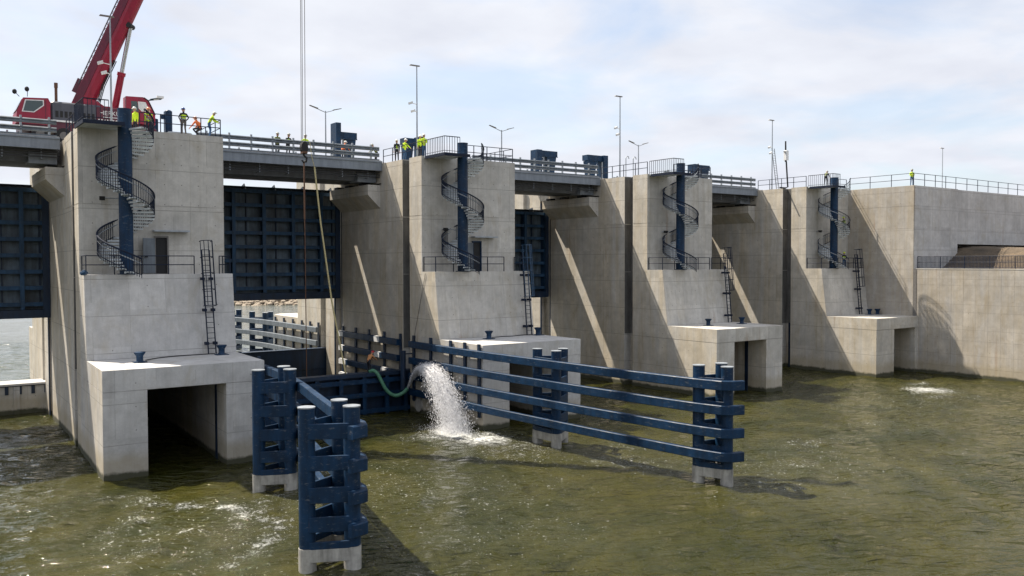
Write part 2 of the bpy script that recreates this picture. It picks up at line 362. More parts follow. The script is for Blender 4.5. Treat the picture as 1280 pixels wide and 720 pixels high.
def foam_mask(X, Y):
    f = np.zeros_like(X)
    def blob(cx, cy, rx, ry, s, ang=0):
        nonlocal f
        ca, sa = math.cos(ang), math.sin(ang); u = ((X-cx)*ca+(Y-cy)*sa)/rx; v = (-(X-cx)*sa+(Y-cy)*ca)/ry
        f = np.maximum(f, s*np.exp(-(u*u+v*v)))
    blob(-1, -23, 7, 9, .30); blob(12, -20, 9, 9, .27); blob(34, -30, 16, 8, .24); blob(66, -20, 20, 9, .26); blob(22, -14, 5, 8, .4)
    blob(22.2, -7.6, 1.7, 2.8, 1.1); blob(22.8, -10.5, 3.0, 3.6, .8); blob(20.0, -7.5, 3.2, 2.6, .5); blob(23.5, -15, 3, 5, .45)
    blob(26.3, -22.5, 3.0, 4.5, .42); blob(30, -19, 4, 3, .3)
    blob(74.5, -16.8, 3.0, 3.2, .74); blob(78, -13.8, 3.5, 1.6, .5); blob(71, -20, 3, 2, .46); blob(72, -22, 5, 2, .3); blob(64, -13, 7, 1.6, .3, -.3)
    blob(42, -26, 6, 1.8, .42, -.2); blob(35, -29.5, 4, 1.8, .36, -.3); blob(52, -24, 7, 1.6, .33, -.15); blob(46, -34, 6, 2, .25)
    
    for (x0_, y0_), (x1_, y1_), s0 in (((-4.2, -12.2), (-1.2, -15.2), .44), ((-1.2, -15.2), (1.6, -18.2), .52), ((1.6, -18.2), (2.4, -21.4), .55), ((2.4, -21.4), (1.2, -24.6), .52), ((1.2, -24.6), (-1.4, -27.0), .48), ((4.2, -17.2), (.4, -21.6), .47), ((.4, -21.6), (-3.4, -21.0), .4), ((-3.4, -16.6), (-5.6, -20.4), .38), ((7.2, -15.5), (10.5, -11), .38), ((28, -31), (38, -29.5), .37), ((10, -27), (17, -22), .35)):
        for q in range(7):
            f_ = q/6; blob(x0_+(x1_-x0_)*f_+rng.normal(0, .3), y0_+(y1_-y0_)*f_+rng.normal(0, .3), .95, .8, s0*rng.uniform(.85, 1.1))
    
    blob(-3.2, -17.5, 1.8, 1.5, .45); blob(-2.2, -13.5, 1.6, 1.8, .4); blob(-4.2, -23, 2, 2, .36); blob(4.6, -20, 2.5, 3, .36); blob(6.5, -12, 2, 3, .34)
    blob(-6.5, -10, 3.5, 3, .2); blob(10, -30, 12, 8, .24); blob(40, -34, 12, 6, .2); blob(60, -26, 14, 7, .22); blob(1, -22, 6, 8, .3); blob(14, -14, 7, 6, .25); blob(16, -24, 8, 6, .26); blob(29, -33, 3, 2, .34)
    return np.clip(f, 0, 1.1)
grid_water('river_water', WATER, -16, 96, -46, 22.6, 561, 344, 0.0, (-500, 500, -420, 22.6), foam=foam_mask)
grid_water('reservoir_water', WATERU, -25, 30, 22.62, 80, 150, 150, 2.0, (-900, 900, 22.62, 900))
bed = MB(); bed.box(-1500, 1500, -1500, 2500, -6.2, -6); struct(bed.build('ground', EARTH))
bank = MB()
xsb = np.linspace(30, 420, 60)
for a, b in zip(xsb[:-1], xsb[1:]):
    ya, yb = 165+9*math.sin(a*.05), 165+9*math.sin(b*.05)
    bank.hexa([(a, ya, -1), (b, yb, -1), (b, yb+120, -1), (a, ya+120, -1)], [(a, ya+7, 4.2+math.sin(a*.3)*.4), (b, yb+7, 4.2+math.sin(b*.3)*.4), (b, yb+120, 6.5), (a, ya+120, 6.5)])
struct(bank.build('far_bank', EARTH))
rp = MB()
for k in range(420):
    x = random.uniform(62, 100); t_ = random.random(); y = 165+9*math.sin(x*.05)+t_*7-.6; z = 1.6+t_*2.4; r = random.uniform(.35, .9)
    rp.ball((x, y, z), r, 5, 3, random.uniform(.5, .9))
struct(rp.build('riprap', STONE), 'stuff')

# ------------------------------------------------------------------ piers
def build_pier(i):
    xf = XF(i); R = PR4 if i == 3 else PR; zt = ZT[i]
    near = {0: 'with an open grey door and a red crane above', 1: 'in the middle, water spraying beside its foot',
            2: 'behind the long blue fender, third along the dam', 3: 'joining the wing wall, workers on its stair'}[i]
    p = thing('concrete_pier', ['nearest ', 'second ', 'third ', 'last '][i]+'concrete dam pier '+near, 'pier', xf((2, -1, 0)), 'concrete piers of the dam')
    # side walls of the culvert, beam and back
    b = MB(xf); op0, op1, zo = -.53, (4.39 if i < 3 else 5.05), 5.46
    if i == 3: op0 = .55
    for x0, x1 in ((PL, op0), (op1, R)):
        if x1-x0 < .2: continue
        b.box(x0, x1, -7.93, 1.7, -5, zo-.03)
    b.build('culvert_leg', CON2 if i < 2 else CON, p)
    b = MB(xf); b.box(PL, R, -7.95, -1.4, zo, 6.78); b.box(PL+.03, R-.03, -7.9, 1.6, zo-.03, zo); b.box(PL, R, -1.4, 1.7, zo, 6.775)
    b.build('culvert_beam', CON2 if i < 2 else CON, p)
    b = MB(xf)
    for x0, x1 in ((PL, op0), (op1, R)):
        if x1-x0 > .2: b.box(x0+.001, x1-.001, 1.7, 3.9, -5, zo-.001)
    b.build('inner_wall', CON, p)
    if i < 3:
        b = MB(xf); b.box(op1-.06, op1+.02, -5.6, -5.2, -1, zo-.05); b.build('groove_shade', NAVYD, p)  # dark strip stands in for the shade in the wall groove
    # battered lower front
    b = MB(xf)
    yb, yt = -1.3, -.55
    b.hexa([(PL, yb, 6.79), (R, yb, 6.79), (R, 1.7, 6.79), (PL, 1.7, 6.79)], [(PL, yt, 12.55), (R, yt, 12.55), (R, 1.7, 12.55), (PL, 1.7, 12.55)])
    b.build('lower_front', CON2 if i == 0 else CON, p)
    # tower with stoplog slot, in three lifts
    d = .95
    def plan(o): 
        q = [(PL+o, 1.7+o), (R-o, 1.7+o), (R-o, 3.9+o), (R-d-o, 3.9+o), (R-d-o, 5.2-o), (R-o, 5.2-o), (R-o, 9.4), (PL+o, 9.4), (PL+o, 5.2-o), (PL+d+o, 5.2-o), (PL+d+o, 3.9+o), (PL+o, 3.9+o)]
        return q
    b = MB(xf); zs = [6.2, 12.3, 17.5, zt]
    lo = [(PL, 3.9), (PL+d, 3.9), (PL+d, 5.2), (PL, 5.2), (PL, 9.4), (R, 9.4), (R, 5.2), (R-d, 5.2), (R-d, 3.9), (R, 3.9)]
    b.prism(plan(0), zo+.002, 12.28); b.prism(plan(.035), 12.28, 12.32)
    b.prism(plan(0), 12.32, 17.48); b.prism(plan(.035), 17.48, 17.53); b.prism(plan(0), 17.53, zt-.5)
    b.prism(plan(.02), zt-.5, zt-.47); b.prism(plan(0), zt-.47, zt)
    b.build('tower', CON, p)
    b = MB(xf)
    for x0, x1 in ((PL, op0), (op1, R)):
        if x1-x0 > .2:
            s_ = 1 if x0 == PL else -1
            xa, xb = (x0+d, x1) if s_ > 0 else (x0, x1-d)
            if xb-xa > .1: b.box(xa, xb, 3.9, 5.2, -5, zo)
            b.box(x0, x1, 5.2, 9.4, -5, zo)
    b.build('tower_base', CON, p)
    # bearing seat under the road, gate slots, upstream tower and nose
    b = MB(xf); g = .65
    b.box(PL+.01, R-.01, 9.4, 18.3, zo, 20.75); b.box(PL+g, R-g, 18.3, 20.4, -5, 20.7); b.build('bearing_wall', CON, p)
    for xq in ((PL+.01, max(op0, PL+.3)), (min(op1, R-.3), R-.01)):
        b = MB(xf); b.box(xq[0], xq[1], 9.4, 18.3, -5, zo-.001); b.build('inner_wall', CON, p)
    b = MB(xf); b.box(PL+.01, R-.01, 20.4, 22.5, -5, zt); b.box(PL+.4, R-.4, 22.5, 23.9, -5, zt); b.box(PL+.01, R-.01, 23.9, 30.5, -5, zt); b.build('upstream_tower', CON, p)
    b = MB(xf); ny = 33 if i == 0 else 38
    b.prism([(PL+.01, 30.5), (R-.01, 30.5), (R-.01, ny), (R-1.2, ny+1.5), (PL+1.2, ny+1.5), (PL+.01, ny)], -5, 7.05); b.build('upstream_nose', CON, p)
    for s_, xw in ((-1, PL), (1, R)):
        if i == 3 and s_ > 0: continue
        b = MB(xf)
        a0, a1 = xw+.01*-s_, xw+s_*1.3
        def pt(x, y, z): return (x, y, z)
        lo_ = sorted([a0, a1])
        q0 = [(a0, 9.6, 18.5), (a1, 9.6, 19.75), (a1, 9.6, 20.7), (a0, 9.6, 20.7)]; q1 = [(x, 18.25, z) for x, _, z in q0]
        b.loft([q0, q1]); b.build('corbel', CON, p)
        for yy in (11.2, 14.4, 17.0):
            b = MB(xf); b.box(min(a0, a1)+.3, max(a0, a1)-.3, yy, yy+.9, 20.76, 20.98); b.build('bearing_pad', BLACK, p)
    for s_, xw in ((1, PL), (-1, R)):
        if i == 3 and s_ < 0: continue
        x0, x1 = sorted([xw+.005*s_, xw+s_*.12])
        for ya, yb_ in ((18.32, 18.5), (20.2, 20.38)):
            b = MB(xf); b.box(x0, x1, ya, yb_, -1, 20.6); b.build('gate_guide', NAVYD, p)
        for (ua, ub, ya, yb_) in ((d-.012, d-.002, 3.93, 5.17), (.03, d-.014, 5.18, 5.196)):
            xa_, xb_ = sorted([xw+s_*ua, xw+s_*ub]); b = MB(xf); b.box(xa_, xb_, ya, yb_, zo+.1, zt-.05); b.build('slot_liner', LINER, p)
        xq0, xq1 = sorted([xw+s_*(d-.03), xw+s_*(d-.002)]); b = MB(xf); b.box(xq0, xq1, 4.2, 4.9, -1, 6.5 if i < 1 else 5.6); b.build('stoplog_guide', NAVYD, p)
    # door at the platform
    if i < 2:
        x0 = 1.85 if i == 0 else 2.1
        b = MB(xf)
        for q in ((x0, x0+.1, 12.56, 15.2), (x0+.9, x0+1.0, 12.56, 15.2)): b.box(q[0], q[1], 1.56, 1.72, q[2], q[3])
        b.box(x0, x0+1.0, 1.56, 1.72, 15.2, 15.32); fr = b.build('door_frame', NAVY if i else STEELB, p)
        b = MB(xf); b.box(x0+.1, x0+.9, 1.685, 1.695, 12.56, 15.2); b.build('doorway_shade', BLACK, p)  # flat black sheet paints the shade inside the doorway
        b = MB(xf); b.hexa([(x0+.05, 1.55, 12.6), (x0-.85, 1.1, 12.6), (x0-.87, 1.15, 12.6), (x0+.03, 1.6, 12.6)], [(x0+.05, 1.55, 15.15), (x0-.85, 1.1, 15.15), (x0-.87, 1.15, 15.15), (x0+.03, 1.6, 15.15)])
        dr = b.build('door', RAILG, p, label='pale grey door standing open')
        b = MB(xf); b.box(x0-.75, x0-.55, 1.02, 1.12, 13.75, 13.85); b.build('door_handle', BLACK, dr)
        b = MB(xf); b.box(x0-.1, x0+2.4, .95, 1.7, 15.62, 15.74); b.build('door_canopy', GALV, p)
    return p
piers = [build_pier(i) for i in range(4)]

# ------------------------------------------------------------------ spiral stairs
def build_stair(i, zt, turn0=300):
    xf = XF(i); cx, cy = SX[i], -.1
    t = thing('spiral_stair', '', 'spiral staircase', (cx, cy, 12.55), 'blue spiral staircases on the pier fronts')
    z0 = 12.56; top = zt-.02
    b = MB(); b.cyl((0, 0, 0), (0, 0, top+1.1-z0), .46, 24); b.cyl((0, 0, 0), (0, 0, .06), .62, 20); b.build('pole', NAVY, t, True, local=True)
    b = MB(); b.cyl((0, 0, top+1.1-z0), (0, 0, top+1.16-z0), .48, 24); b.build('pole_cap', NAVY, t, True, local=True)
    n = 46; rise = (top-z0)/(n+1); dA = 360*1.94/n; ro = 1.86
    tm = MB(); a = math.radians(dA*1.15)
    ri = .45
    ang = [-a/1, -a/2, 0, a/2, a/1]
    ring_t = [(ri, -.13, 0), (ri, .13, 0)]
    for q in range(7):
        th_ = -a*.5+a*q/6; c_, s_ = math.cos(th_), math.sin(th_)
        hh = .13 if q in (0, 6) else .045
        tm.bar((ri*c_, ri*s_*.5, -hh/2), (ro*c_, ro*s_*1.0, -hh/2), .05 if q in (0, 6) else .028, hh)
    for rr in (.75, 1.1, 1.45, ro-.03): tm.bar((rr*math.cos(a*.5), -rr*math.sin(a*.5), -.04), (rr*math.cos(a*.5), rr*math.sin(a*.5), -.04), .035, .05)
    tmesh = tm.mesh('tread', TREAD)
    bm_ = MB(); bw = .036 if i < 3 else .026; bm_.bar((ro, 0, -.1), (ro, 0, 1.22), bw, bw); bmesh_ = bm_.mesh('baluster', RAILM)
    rail, mid, stri = [], [], []
    for k in range(n+1):
        th = math.radians(turn0+k*dA); z = top-z0-(k+1)*rise
        if k < n:
            o = link(tmesh, 'tread', t, None, True); o.location = (0, 0, z*U); o.rotation_euler.z = th
        for h in ((0, 1/3, 2/3) if i < 3 else (0, 1/2)):
            th2 = math.radians(turn0+(k+h)*dA); z2 = top-z0-(k+1+h)*rise
            if z2 < -.2: continue
            o = link(bmesh_, 'baluster', t, None, True); o.location = (0, 0, z2*U); o.rotation_euler.z = th2
            c, s_ = math.cos(th2)*ro, math.sin(th2)*ro
            rail.append((c, s_, z2+1.24)); mid.append((c, s_, z2+.12)); stri.append((c, s_, z2+.03))
    b = MB(); b.path(rail, .06 if i < 3 else .04, 6); b.build('handrail', RAILM, t, True, local=True)
    b = MB(); b.path([(x*.99, y*.99, z-.34) for x, y, z in rail], .04, 5); b.build('inner_handrail', GALV, t, True, local=True)
    b = MB(); b.path(mid, .028, 5); b.build('bottom_rail', RAILM, t, True, local=True)
    # landing at the top with its balustrade
    b = MB(); b.hexa([(-2.9, -1.75, top-z0-.12), (-.4, -1.45, top-z0-.12), (-.1, 1.78, top-z0-.12), (-2.9, 1.78, top-z0-.12)], [(-2.9, -1.75, top-z0), (-.4, -1.45, top-z0), (-.1, 1.78, top-z0), (-2.9, 1.78, top-z0)])
    b.build('landing', TREAD, t, local=True)
    b = MB(); b.box(-2.95, -.35, -1.8, -1.72, top-z0-.28, top-z0-.02); b.box(-2.95, -2.85, -1.7, 1.5, top-z0-.28, top-z0-.02); b.build('landing_frame', RAILM, t, local=True)
    pk = MB(); pk.bar((0, 0, 0), (0, 0, 1.35), .035, .035); pm = pk.mesh('picket', RAILM)
    edge = [(-2.9, 1.7), (-2.9, -1.72), (-1.35, -1.72)]
    for (xa, ya), (xb, yb), m in ((edge[0], edge[1], 12), (edge[1], edge[2], 6)):
        for q in range(m+1):
            o = link(pm, 'picket', t, None, True); o.location = Vector((xa+(xb-xa)*q/m, ya+(yb-ya)*q/m, top-z0))*U
    b = MB(); b.path([(x, y, top-z0+1.36) for x, y in edge], .04, 5); b.path([(x, y, top-z0+.15) for x, y in edge], .025, 5); b.build('landing_rail', RAILM, t, local=True)
    return t
lab = ['blue spiral staircase on the nearest pier, in front of the open door', 'blue spiral staircase on the second pier, beside the two men in yellow',
       'blue spiral staircase on the third pier, behind the end of the long fender', 'blue spiral staircase on the last pier with workers on its steps']
for i in range(4):
    s_ = build_stair(i, ZT[i]); s_['label'] = lab[i]

# ------------------------------------------------------------------ railings
def railing(name, label, cat, pts, h=1.3, step=1.5, group=None, pickets=False, mat=None, rails=(1.0, .52)):
    mat = mat or RAILM
    pts = [Vector(p) for p in pts]; t = thing(name, label, cat, pts[0], group)
    base = t.location.copy()
    b = MB(); b.bar((0, 0, 0), (0, 0, h), .06, .06); pm = b.mesh('post', mat)
    bp = MB(); bp.bar((0, 0, .1), (0, 0, h-.04), .045, .045); pkm = bp.mesh('picket', mat)
    done = set()
    for a, c in zip(pts[:-1], pts[1:]):
        Lg = (c-a).length; n = max(1, round(Lg/step))
        for k in range(n+1):
            q = a+(c-a)*k/n; key = (round(q.x, 2), round(q.y, 2))
            if key in done: continue
            done.add(key); o = link(pm, 'post', t, None, True); o.location = (q-pts[0])*U
        if pickets:
            m = int(Lg/.16)
            for k in range(1, m):
                q = a+(c-a)*k/m; o = link(pkm, 'picket', t, None, True); o.location = (q-pts[0])*U
    for fr in rails:
        b = MB(); b.path([(q-pts[0])+Vector((0, 0, h*fr)) for q in pts], .034, 5); b.build('rail', mat, t, local=True)
    if pickets:
        b = MB(); b.path([(q-pts[0])+Vector((0, 0, .1)) for q in pts], .03, 5); b.build('rail', mat, t, local=True)
    return t
for i in range(4):
    xf = XF(i); R = PR4 if i == 3 else PR; z = ZT[i]
    w_ = ['nearest', 'second', 'third', 'last'][i]
    railing('platform_railing', 'dark two-bar railing round the stair platform of the '+w_+' pier', 'railing',
            [xf(q) for q in ((PL+.15, 1.6, 12.55), (PL+.15, -.42, 12.55), (4.2 if i != 3 else 5.4, -.42, 12.55))], 1.3, 1.8, 'railings of the stair platforms')
    if i < 3:
        railing('short_railing', 'short dark railing beside the ladder top on the '+w_+' pier', 'railing', [xf(q) for q in ((6.0, -.42, 12.55), (R-.15, -.42, 12.55), (R-.15, 1.6, 12.55))], 1.3, 1.6, 'short railings at the ladder tops')
        railing('top_railing', 'dark railing along the top right edge of the '+w_+' pier', 'railing', [xf(q) for q in ((1.0, 1.85, z), (R-.15, 1.85, z), (R-.15, 9.2, z))], 1.3, 1.6, 'railings on the pier tops')
    if i == 3: railing('top_railing', 'dark railing along the top front edge of the last pier', 'railing', [xf(q) for q in ((1.9, 1.85, z), (R-.2, 1.85, z))], 1.3, 1.6, 'railings on the pier tops')
    railing('top_railing', 'dark railing along the top left edge of the '+w_+' pier', 'railing', [xf(q) for q in ((PL+.15, 1.85, z), (PL+.15, 9.2, z))], 1.3, 1.7, 'railings on the pier tops')

# ------------------------------------------------------------------ caged ladders, bollards, floodlights
def caged_ladder(i, bx, by, tx, ty, ztop=14.3):
    o3 = XF(i)((0, 0, 0)); off = Vector((SX[i], 0, 0)) if i else Vector((0, 0, 0))
    b0 = Vector((bx, by, 6.8))+off; t0 = Vector((tx, ty, ztop))+off
    t = thing('caged_ladder', '', 'ladder', b0, 'caged ladders down the pier fronts')
    ax = (t0-b0); Lg = ax.length; ax.normalize(); w2 = .27
    out = Vector((0, -1, 0)); out = (out-ax*out.dot(ax)).normalized()
    for s_ in (-1, 1):
        b = MB(); b.bar(Vector((s_*w2, 0, 0)), ax*Lg+Vector((s_*w2, 0, 0)), .07, .09, (0, 1, 0)); b.build('stile', RAILM, t, local=True)
    n = int(Lg/.36); r = MB(); r.cyl((-w2, 0, 0), (w2, 0, 0), .022, 5); rm = r.mesh('rung', RAILM)
    for k in range(1, n+1):
        o = link(rm, 'rung', t, None, True); o.location = ax*(Lg*k/n)*U
    s0 = Lg*.46; hoops = 5
    hp = MB(); hm = [(w2*1.0+.12, 0), (w2+.16, .35), (.28, .72), (0, .8), (-.28, .72), (-w2-.16, .35), (-w2-.12, 0)]
    hp.path([Vector((x, 0, 0))+out*y for x, y in hm], .03, 5); hmsh = hp.mesh('cage_hoop', BLUEL if i == 1 else RAILM)
    for k in range(hoops):
        o = link(hmsh, 'cage_hoop', t, None, True); o.location = ax*(s0+(Lg+.6-s0)*k/(hoops-1))*U
    for x, y in hm[1:-1]:
        b = MB(); b.bar(Vector((x, 0, 0))+out*y+ax*s0, Vector((x, 0, 0))+out*y+ax*(Lg+.6), .05, .025, (0, 1, 0)); b.build('cage_bar', BLUEL if i == 1 else RAILM, t, local=True)
    br = MB(); br.box(-.11, .11, -.08, .4, -.1, .1); bmh = br.mesh('wall_bracket', RAILM)
    for k in (.1, .42, .72):
        for s_ in (-1, 1):
            o = link(bmh, 'wall_bracket', t, None, True); o.location = (ax*(Lg*k)+Vector((s_*(w2+.03), 0, 0)))*U
    return t
ll = ['dark caged ladder on the nearest pier, above the open culvert', 'bright blue caged ladder on the second pier, seen against the dark gate', 'dark caged ladder leaning at the right edge of the third pier', 'dark caged ladder on the last pier beside the worker in a vest']
for i, (bx, by, tx, ty) in enumerate([(5.35, -1.75, 5.15, -1.0), (6.1, -1.75, 6.1, -1.0), (6.05, -1.75, 6.05, -1.0), (3.35, -1.75, 3.35, -1.0)]):
    caged_ladder(i, bx, by, tx, ty)['label'] = ll[i]
b = MB(); R_ = []
for r, z in ((.3, 0), (.27, .05), (.22, .12), (.22, .42), (.36, .62), (.38, .68), (.3, .7)): R_.append([(r*math.cos(k*math.pi/7), r*math.sin(k*math.pi/7)*.9, z) for k in range(14)])
b.loft(R_); bol_m = b.mesh('bollard_body', NAVY, True)
b = MB(); b.box(-.42, .42, -.36, .36, 0, .05); bol_p = b.mesh('base_plate', NAVY)
bl = [(0, -.15, -4.3, 'on the left of the nearest culvert roof, in sunlight'), (0, 5.75, -2.6, 'at the foot of the nearest ladder'), (1, .6, -3.3, 'left on the second culvert roof'), (1, 6.35, -2.7, 'right of the second ladder foot'),
      (2, .5, -3.6, 'left on the third culvert roof'), (2, 5.4, -3.9, 'right on the third culvert roof'), (3, 3.9, -2.6, 'at the foot of the last ladder'), (3, 5.0, -3.0, 'by the wing wall on the last culvert roof')]
for i, x, y, wl in bl:
    t = thing('mooring_bollard', 'small flared navy mooring bollard '+wl, 'bollard', (SX[i]+x, y, 6.785), 'mooring bollards on the culvert roofs')
    link(bol_m, 'bollard_body', t, None, True); link(bol_p, 'base_plate', t, None, True)
for i, (x, z) in enumerate([(-1.7, 17.9), (-1.0, 16.3), (-.9, 16.6), (-1.0, 17.2)]):
    q = XF(i)((x, 1.7, z)); t = thing('floodlight', 'small dark floodlight on an arm left of the stair on the '+['nearest', 'second', 'third', 'last'][i]+' pier', 'floodlight', q, 'floodlights on the pier fronts')
    b = MB(); b.hexa([(-.18, -.62, -.16), (.18, -.62, -.16), (.14, -.35, -.1), (-.14, -.35, -.1)], [(-.18, -.7, .12), (.18, -.7, .12), (.14, -.35, .14), (-.14, -.35, .14)]); b.build('lamp_head', BLACK, t, local=True)
    b = MB(); b.cyl((0, 0, 0), (0, -.4, 0), .03, 6); b.cyl((0, -.01, .05), (1.2, -.01, .05), .03, 5); b.build('bracket', GALV, t, local=True)

# ------------------------------------------------------------------ bridge spans and guard rails
ends = [(-46, -2.7), (7.35, SX[1]+PL), (SX[1]+PR, SX[2]+PL), (SX[2]+PR, SX[3]+PL)]
sl = ['left of the nearest pier, carrying the crane', 'between the nearest and second piers, over the raised gate', 'between the second and third piers', 'between the third and last piers']
for k, (xa, xb) in enumerate(ends):
    t = thing('bridge_span', 'grey steel road span '+sl[k], 'bridge', ((xa+xb)/2, 14, 21), 'road bridge spans')
    a, c = xa+.02, xb-.02
    b = MB(); b.box(a, c, 9.17, 9.35, 22.02, 22.88); b.build('fascia_beam', DECKG, t)
    b = MB(); b.box(a, c, 9.08, 9.17, 22.80, 22.93); b.box(a, c, 9.12, 9.17, 22.02, 22.1); b.build('edge_strip', DECKG, t)
    b = MB(); b.box(a, c, 9.36, 18.65, 22.3, 22.86); b.build('deck_slab', GIRD, t)
    b = MB(); b.box(a, c, 9.9, 18.3, 22.86, 22.9); b.build('carriageway', ASPH, t)
    b = MB(); b.box(a, c, 9.35, 9.88, 22.86, 23.02); b.build('kerb', CON2, t)
    b = MB(); b.box(a, c, 18.3, 18.72, 22.86, 23.02); b.build('kerb', CON2, t)
    b = MB(); b.box(a, c, 18.65, 18.82, 21.75, 22.855); b.build('rear_fascia', DECKG, t)
    b = MB(); b.hexa([(a, 10.9, 21.1), (c, 10.9, 21.1), (c, 18.1, 21.35), (a, 18.1, 21.35)], [(a, 10.5, 22.3), (c, 10.5, 22.3), (c, 18.4, 22.3), (a, 18.4, 22.3)]); b.build('box_girder', GIRD, t)
    for z in (21.9, 21.68, 21.46):
        b = MB(); b.cyl((a, 9.7, z), (c, 9.7, z), .055, 6); b.build('service_pipe', PIPE, t, True)
    b = MB(); b.bar((0, 9.72, 21.3), (0, 9.72, 22.3), .06, .08); b.box(-.05, .05, 9.72, 10.6, 21.3, 21.36); hm = b.mesh('pipe_hanger', DECKG)
    n = int((min(c, 200)-max(a, -16))/2.6)
    for q in range(n):
        o = link(hm, 'pipe_hanger', t); o.location = o.location+Vector((c-1.2-q*2.6, 0, 0))*U
    for xe in ((c-2.0, c-.05), (a+.05, a+2.0)):
        b = MB(); b.box(xe[0], xe[1], 10.3, 12.0, 20.99, 21.85); b.build('bearing_block', DECKG, t)
    b = MB(); b.box(a, c, 14.1, 14.25, 22.9, 22.904); b.build('centre_line', WHITE, t)
# deck over the piers
for i in range(4):
    xf = XF(i); R = PR4 if i == 3 else PR
    b = MB(xf); b.box(PL+.02, R-.02, 9.42, 20.35, 20.9, 22.86)
    b.build('pier_deck', CON, piers[i])
b = MB(); b.box(SX[3]+PR4+.1, 190, 9.42, 30, 20, 22.8); t = tag(b.build('abutment_road', ASPH), 'asphalt road surface continuing behind the wing wall', 'road')
def guard(k, xa, xb, first):
    t = thing('guard_rail', '', 'guard rail', (xa, 9.45, 22.9), 'galvanised guard rails along the bridge')
    b = MB(); b.bar((0, 0, 0), (0, 0, 1.45), .17, .14); pm = b.mesh('post', GALV)
    x = first
    while x < xb:
        if x > xa: o = link(pm, 'post', t, None, True); o.location = (Vector((x-xa, 0, .1)))*U
        x += 1.9
    Lg = xb-xa
    for z0, z1, th in ((1.0, 1.38, .07), (.42, .80, .07), (.12, .22, .06)):
        b = MB()
        zm = (z0+z1)/2; hh = (z1-z0)/2
        prof = [(-.02, z0), (-.11, z0+hh*.35), (-.11, z0+hh*.65), (-.05, zm), (-.11, zm+hh*.35), (-.11, zm+hh*.65), (-.02, z1), (0, z1), (-.05, zm), (0, z0)] if hh > .1 else [(-.1, z0), (-.1, z1), (-.04, z1), (-.04, z0)]
        b.loft([[(0, y-.02, z) for y, z in prof], [(Lg, y-.02, z) for y, z in prof]]); b.build('rail_beam', RAILG, t, local=True)
    return t
gl = ['galvanised guard rail in front of the red crane, left of the nearest pier', 'galvanised guard rail between the nearest and second piers, men behind it', 'galvanised guard rail between the second and third piers', 'galvanised guard rail between the third and last piers']
for k, ((xa, xb), f0) in enumerate(zip(ends, (-45.2, 8.4, 37.2, 63))):
    guard(k, xa+(.2 if k else 0), xb-.2, f0)['label'] = gl[k]
    g = guard(k, xa+.2, xb-.2, f0); g.location.y = 18.45*U; g['label'] = 'far side guard rail of the span '+sl[k].split(',')[0]; g['group'] = 'rear guard rails along the bridge'

# ------------------------------------------------------------------ gates
def gate(k, xa, xb, zb, zt, n_v, xf0):
    t = thing('sluice_gate', '', 'sluice gate', ((xa+xb)/2, 19.4, zb), 'raised navy sluice gates')
    b = MB(); b.box(xa+.02, xb-.02, 19.72, 19.9, zb, zt); b.build('skin_plate', SKINP, t)
    x0, stp = xf0
    x = x0
    while x < xb-.2:
        if x > xa+.2:
            b = MB(); b.box(x-.17, x+.17, 18.75, 18.82, zb+.45, zt-.35); b.box(x-.03, x+.03, 18.82, 19.72, zb+.2, zt-.3); b.build('vertical_girder', GATEB, t)
            b = MB(); b.hexa([(x+1.2, 18.9, zt-.25), (x+1.28, 18.9, zt-.25), (x+1.28, 19.6, zt-.25), (x+1.2, 19.6, zt-.25)], [(x+1.05, 18.9, zt+.3), (x+1.13, 18.9, zt+.3), (x+1.13, 19.6, zt+.1), (x+1.05, 19.6, zt+.1)]); b.build('top_bracket', GALV, t)
        x += stp
    z = zb+.9; m = round((zt-zb-1.0)/1.47); dz = (zt-.4-z)/m
    for q in range(m+1):
        b = MB(); zz_ = z+q*dz; b.box(xa+.02, xb-.02, 18.83, 18.9, zz_-.17, zz_+.17); b.box(xa+.02, xb-.02, 18.9, 19.72, zz_-.025, zz_+.025); b.build('horizontal_girder', GATEB, t)
    # stiffeners on the skin between the girders
    sm = MB(); sm.box(-.05, .05, 19.55, 19.72, -dz/2+.2, dz/2-.2); smm = sm.mesh('stiffener', NAVYD)
    x = x0-stp/2
    while x < xb-.2:
        if x > xa+.2 and x > -14:
            for q in range(m):
                o = link(smm, 'stiffener', t); o.location = o.location+Vector((x, 0, z+(q+.5)*dz))*U
        x += stp
    b = MB(); b.box(xa+.02, xb-.02, 18.7, 19.9, zb-.28, zb+.42); b.build('bottom_girder', NAVYD, t)
    b = MB(); b.box(xa+.02, xb-.02, 18.9, 19.72, zt-.02, zt+.05); b.build('top_plate', NAVYD, t)
    for xe, s_ in ((xa, 1), (xb, -1)):
        b = MB(); q = sorted([xe+.025*s_, xe+.55*s_]); b.box(q[0], q[1], 18.62, 18.74, zb-.2, zt+.1); b.build('end_post', NAVYD, t)
    return t
gtx = ['raised navy gate at the left edge, left of the nearest pier', 'raised navy gate between the nearest and second piers', 'raised navy gate mostly hidden behind the second pier', 'raised navy gate in the bay before the last pier']
gq = [(-20.4, -2.25, 8.95, 19.95, (-1.5-4*2.85, 2.85)), (8.3, SX[1]+PL, 9.95, 20.75, (13.63-6.0, 3.0)), (SX[1]+PR, SX[2]+PL, 9.4, 19.65, (48.6-12, 3.0)), (SX[2]+PR, SX[3]+PL, 9.4, 19.9, (64, 3.0))]
for k, (xa, xb, zb, zt_, f_) in enumerate(gq): gate(k, xa, xb, zb, zt_, 6, f_)['label'] = gtx[k]

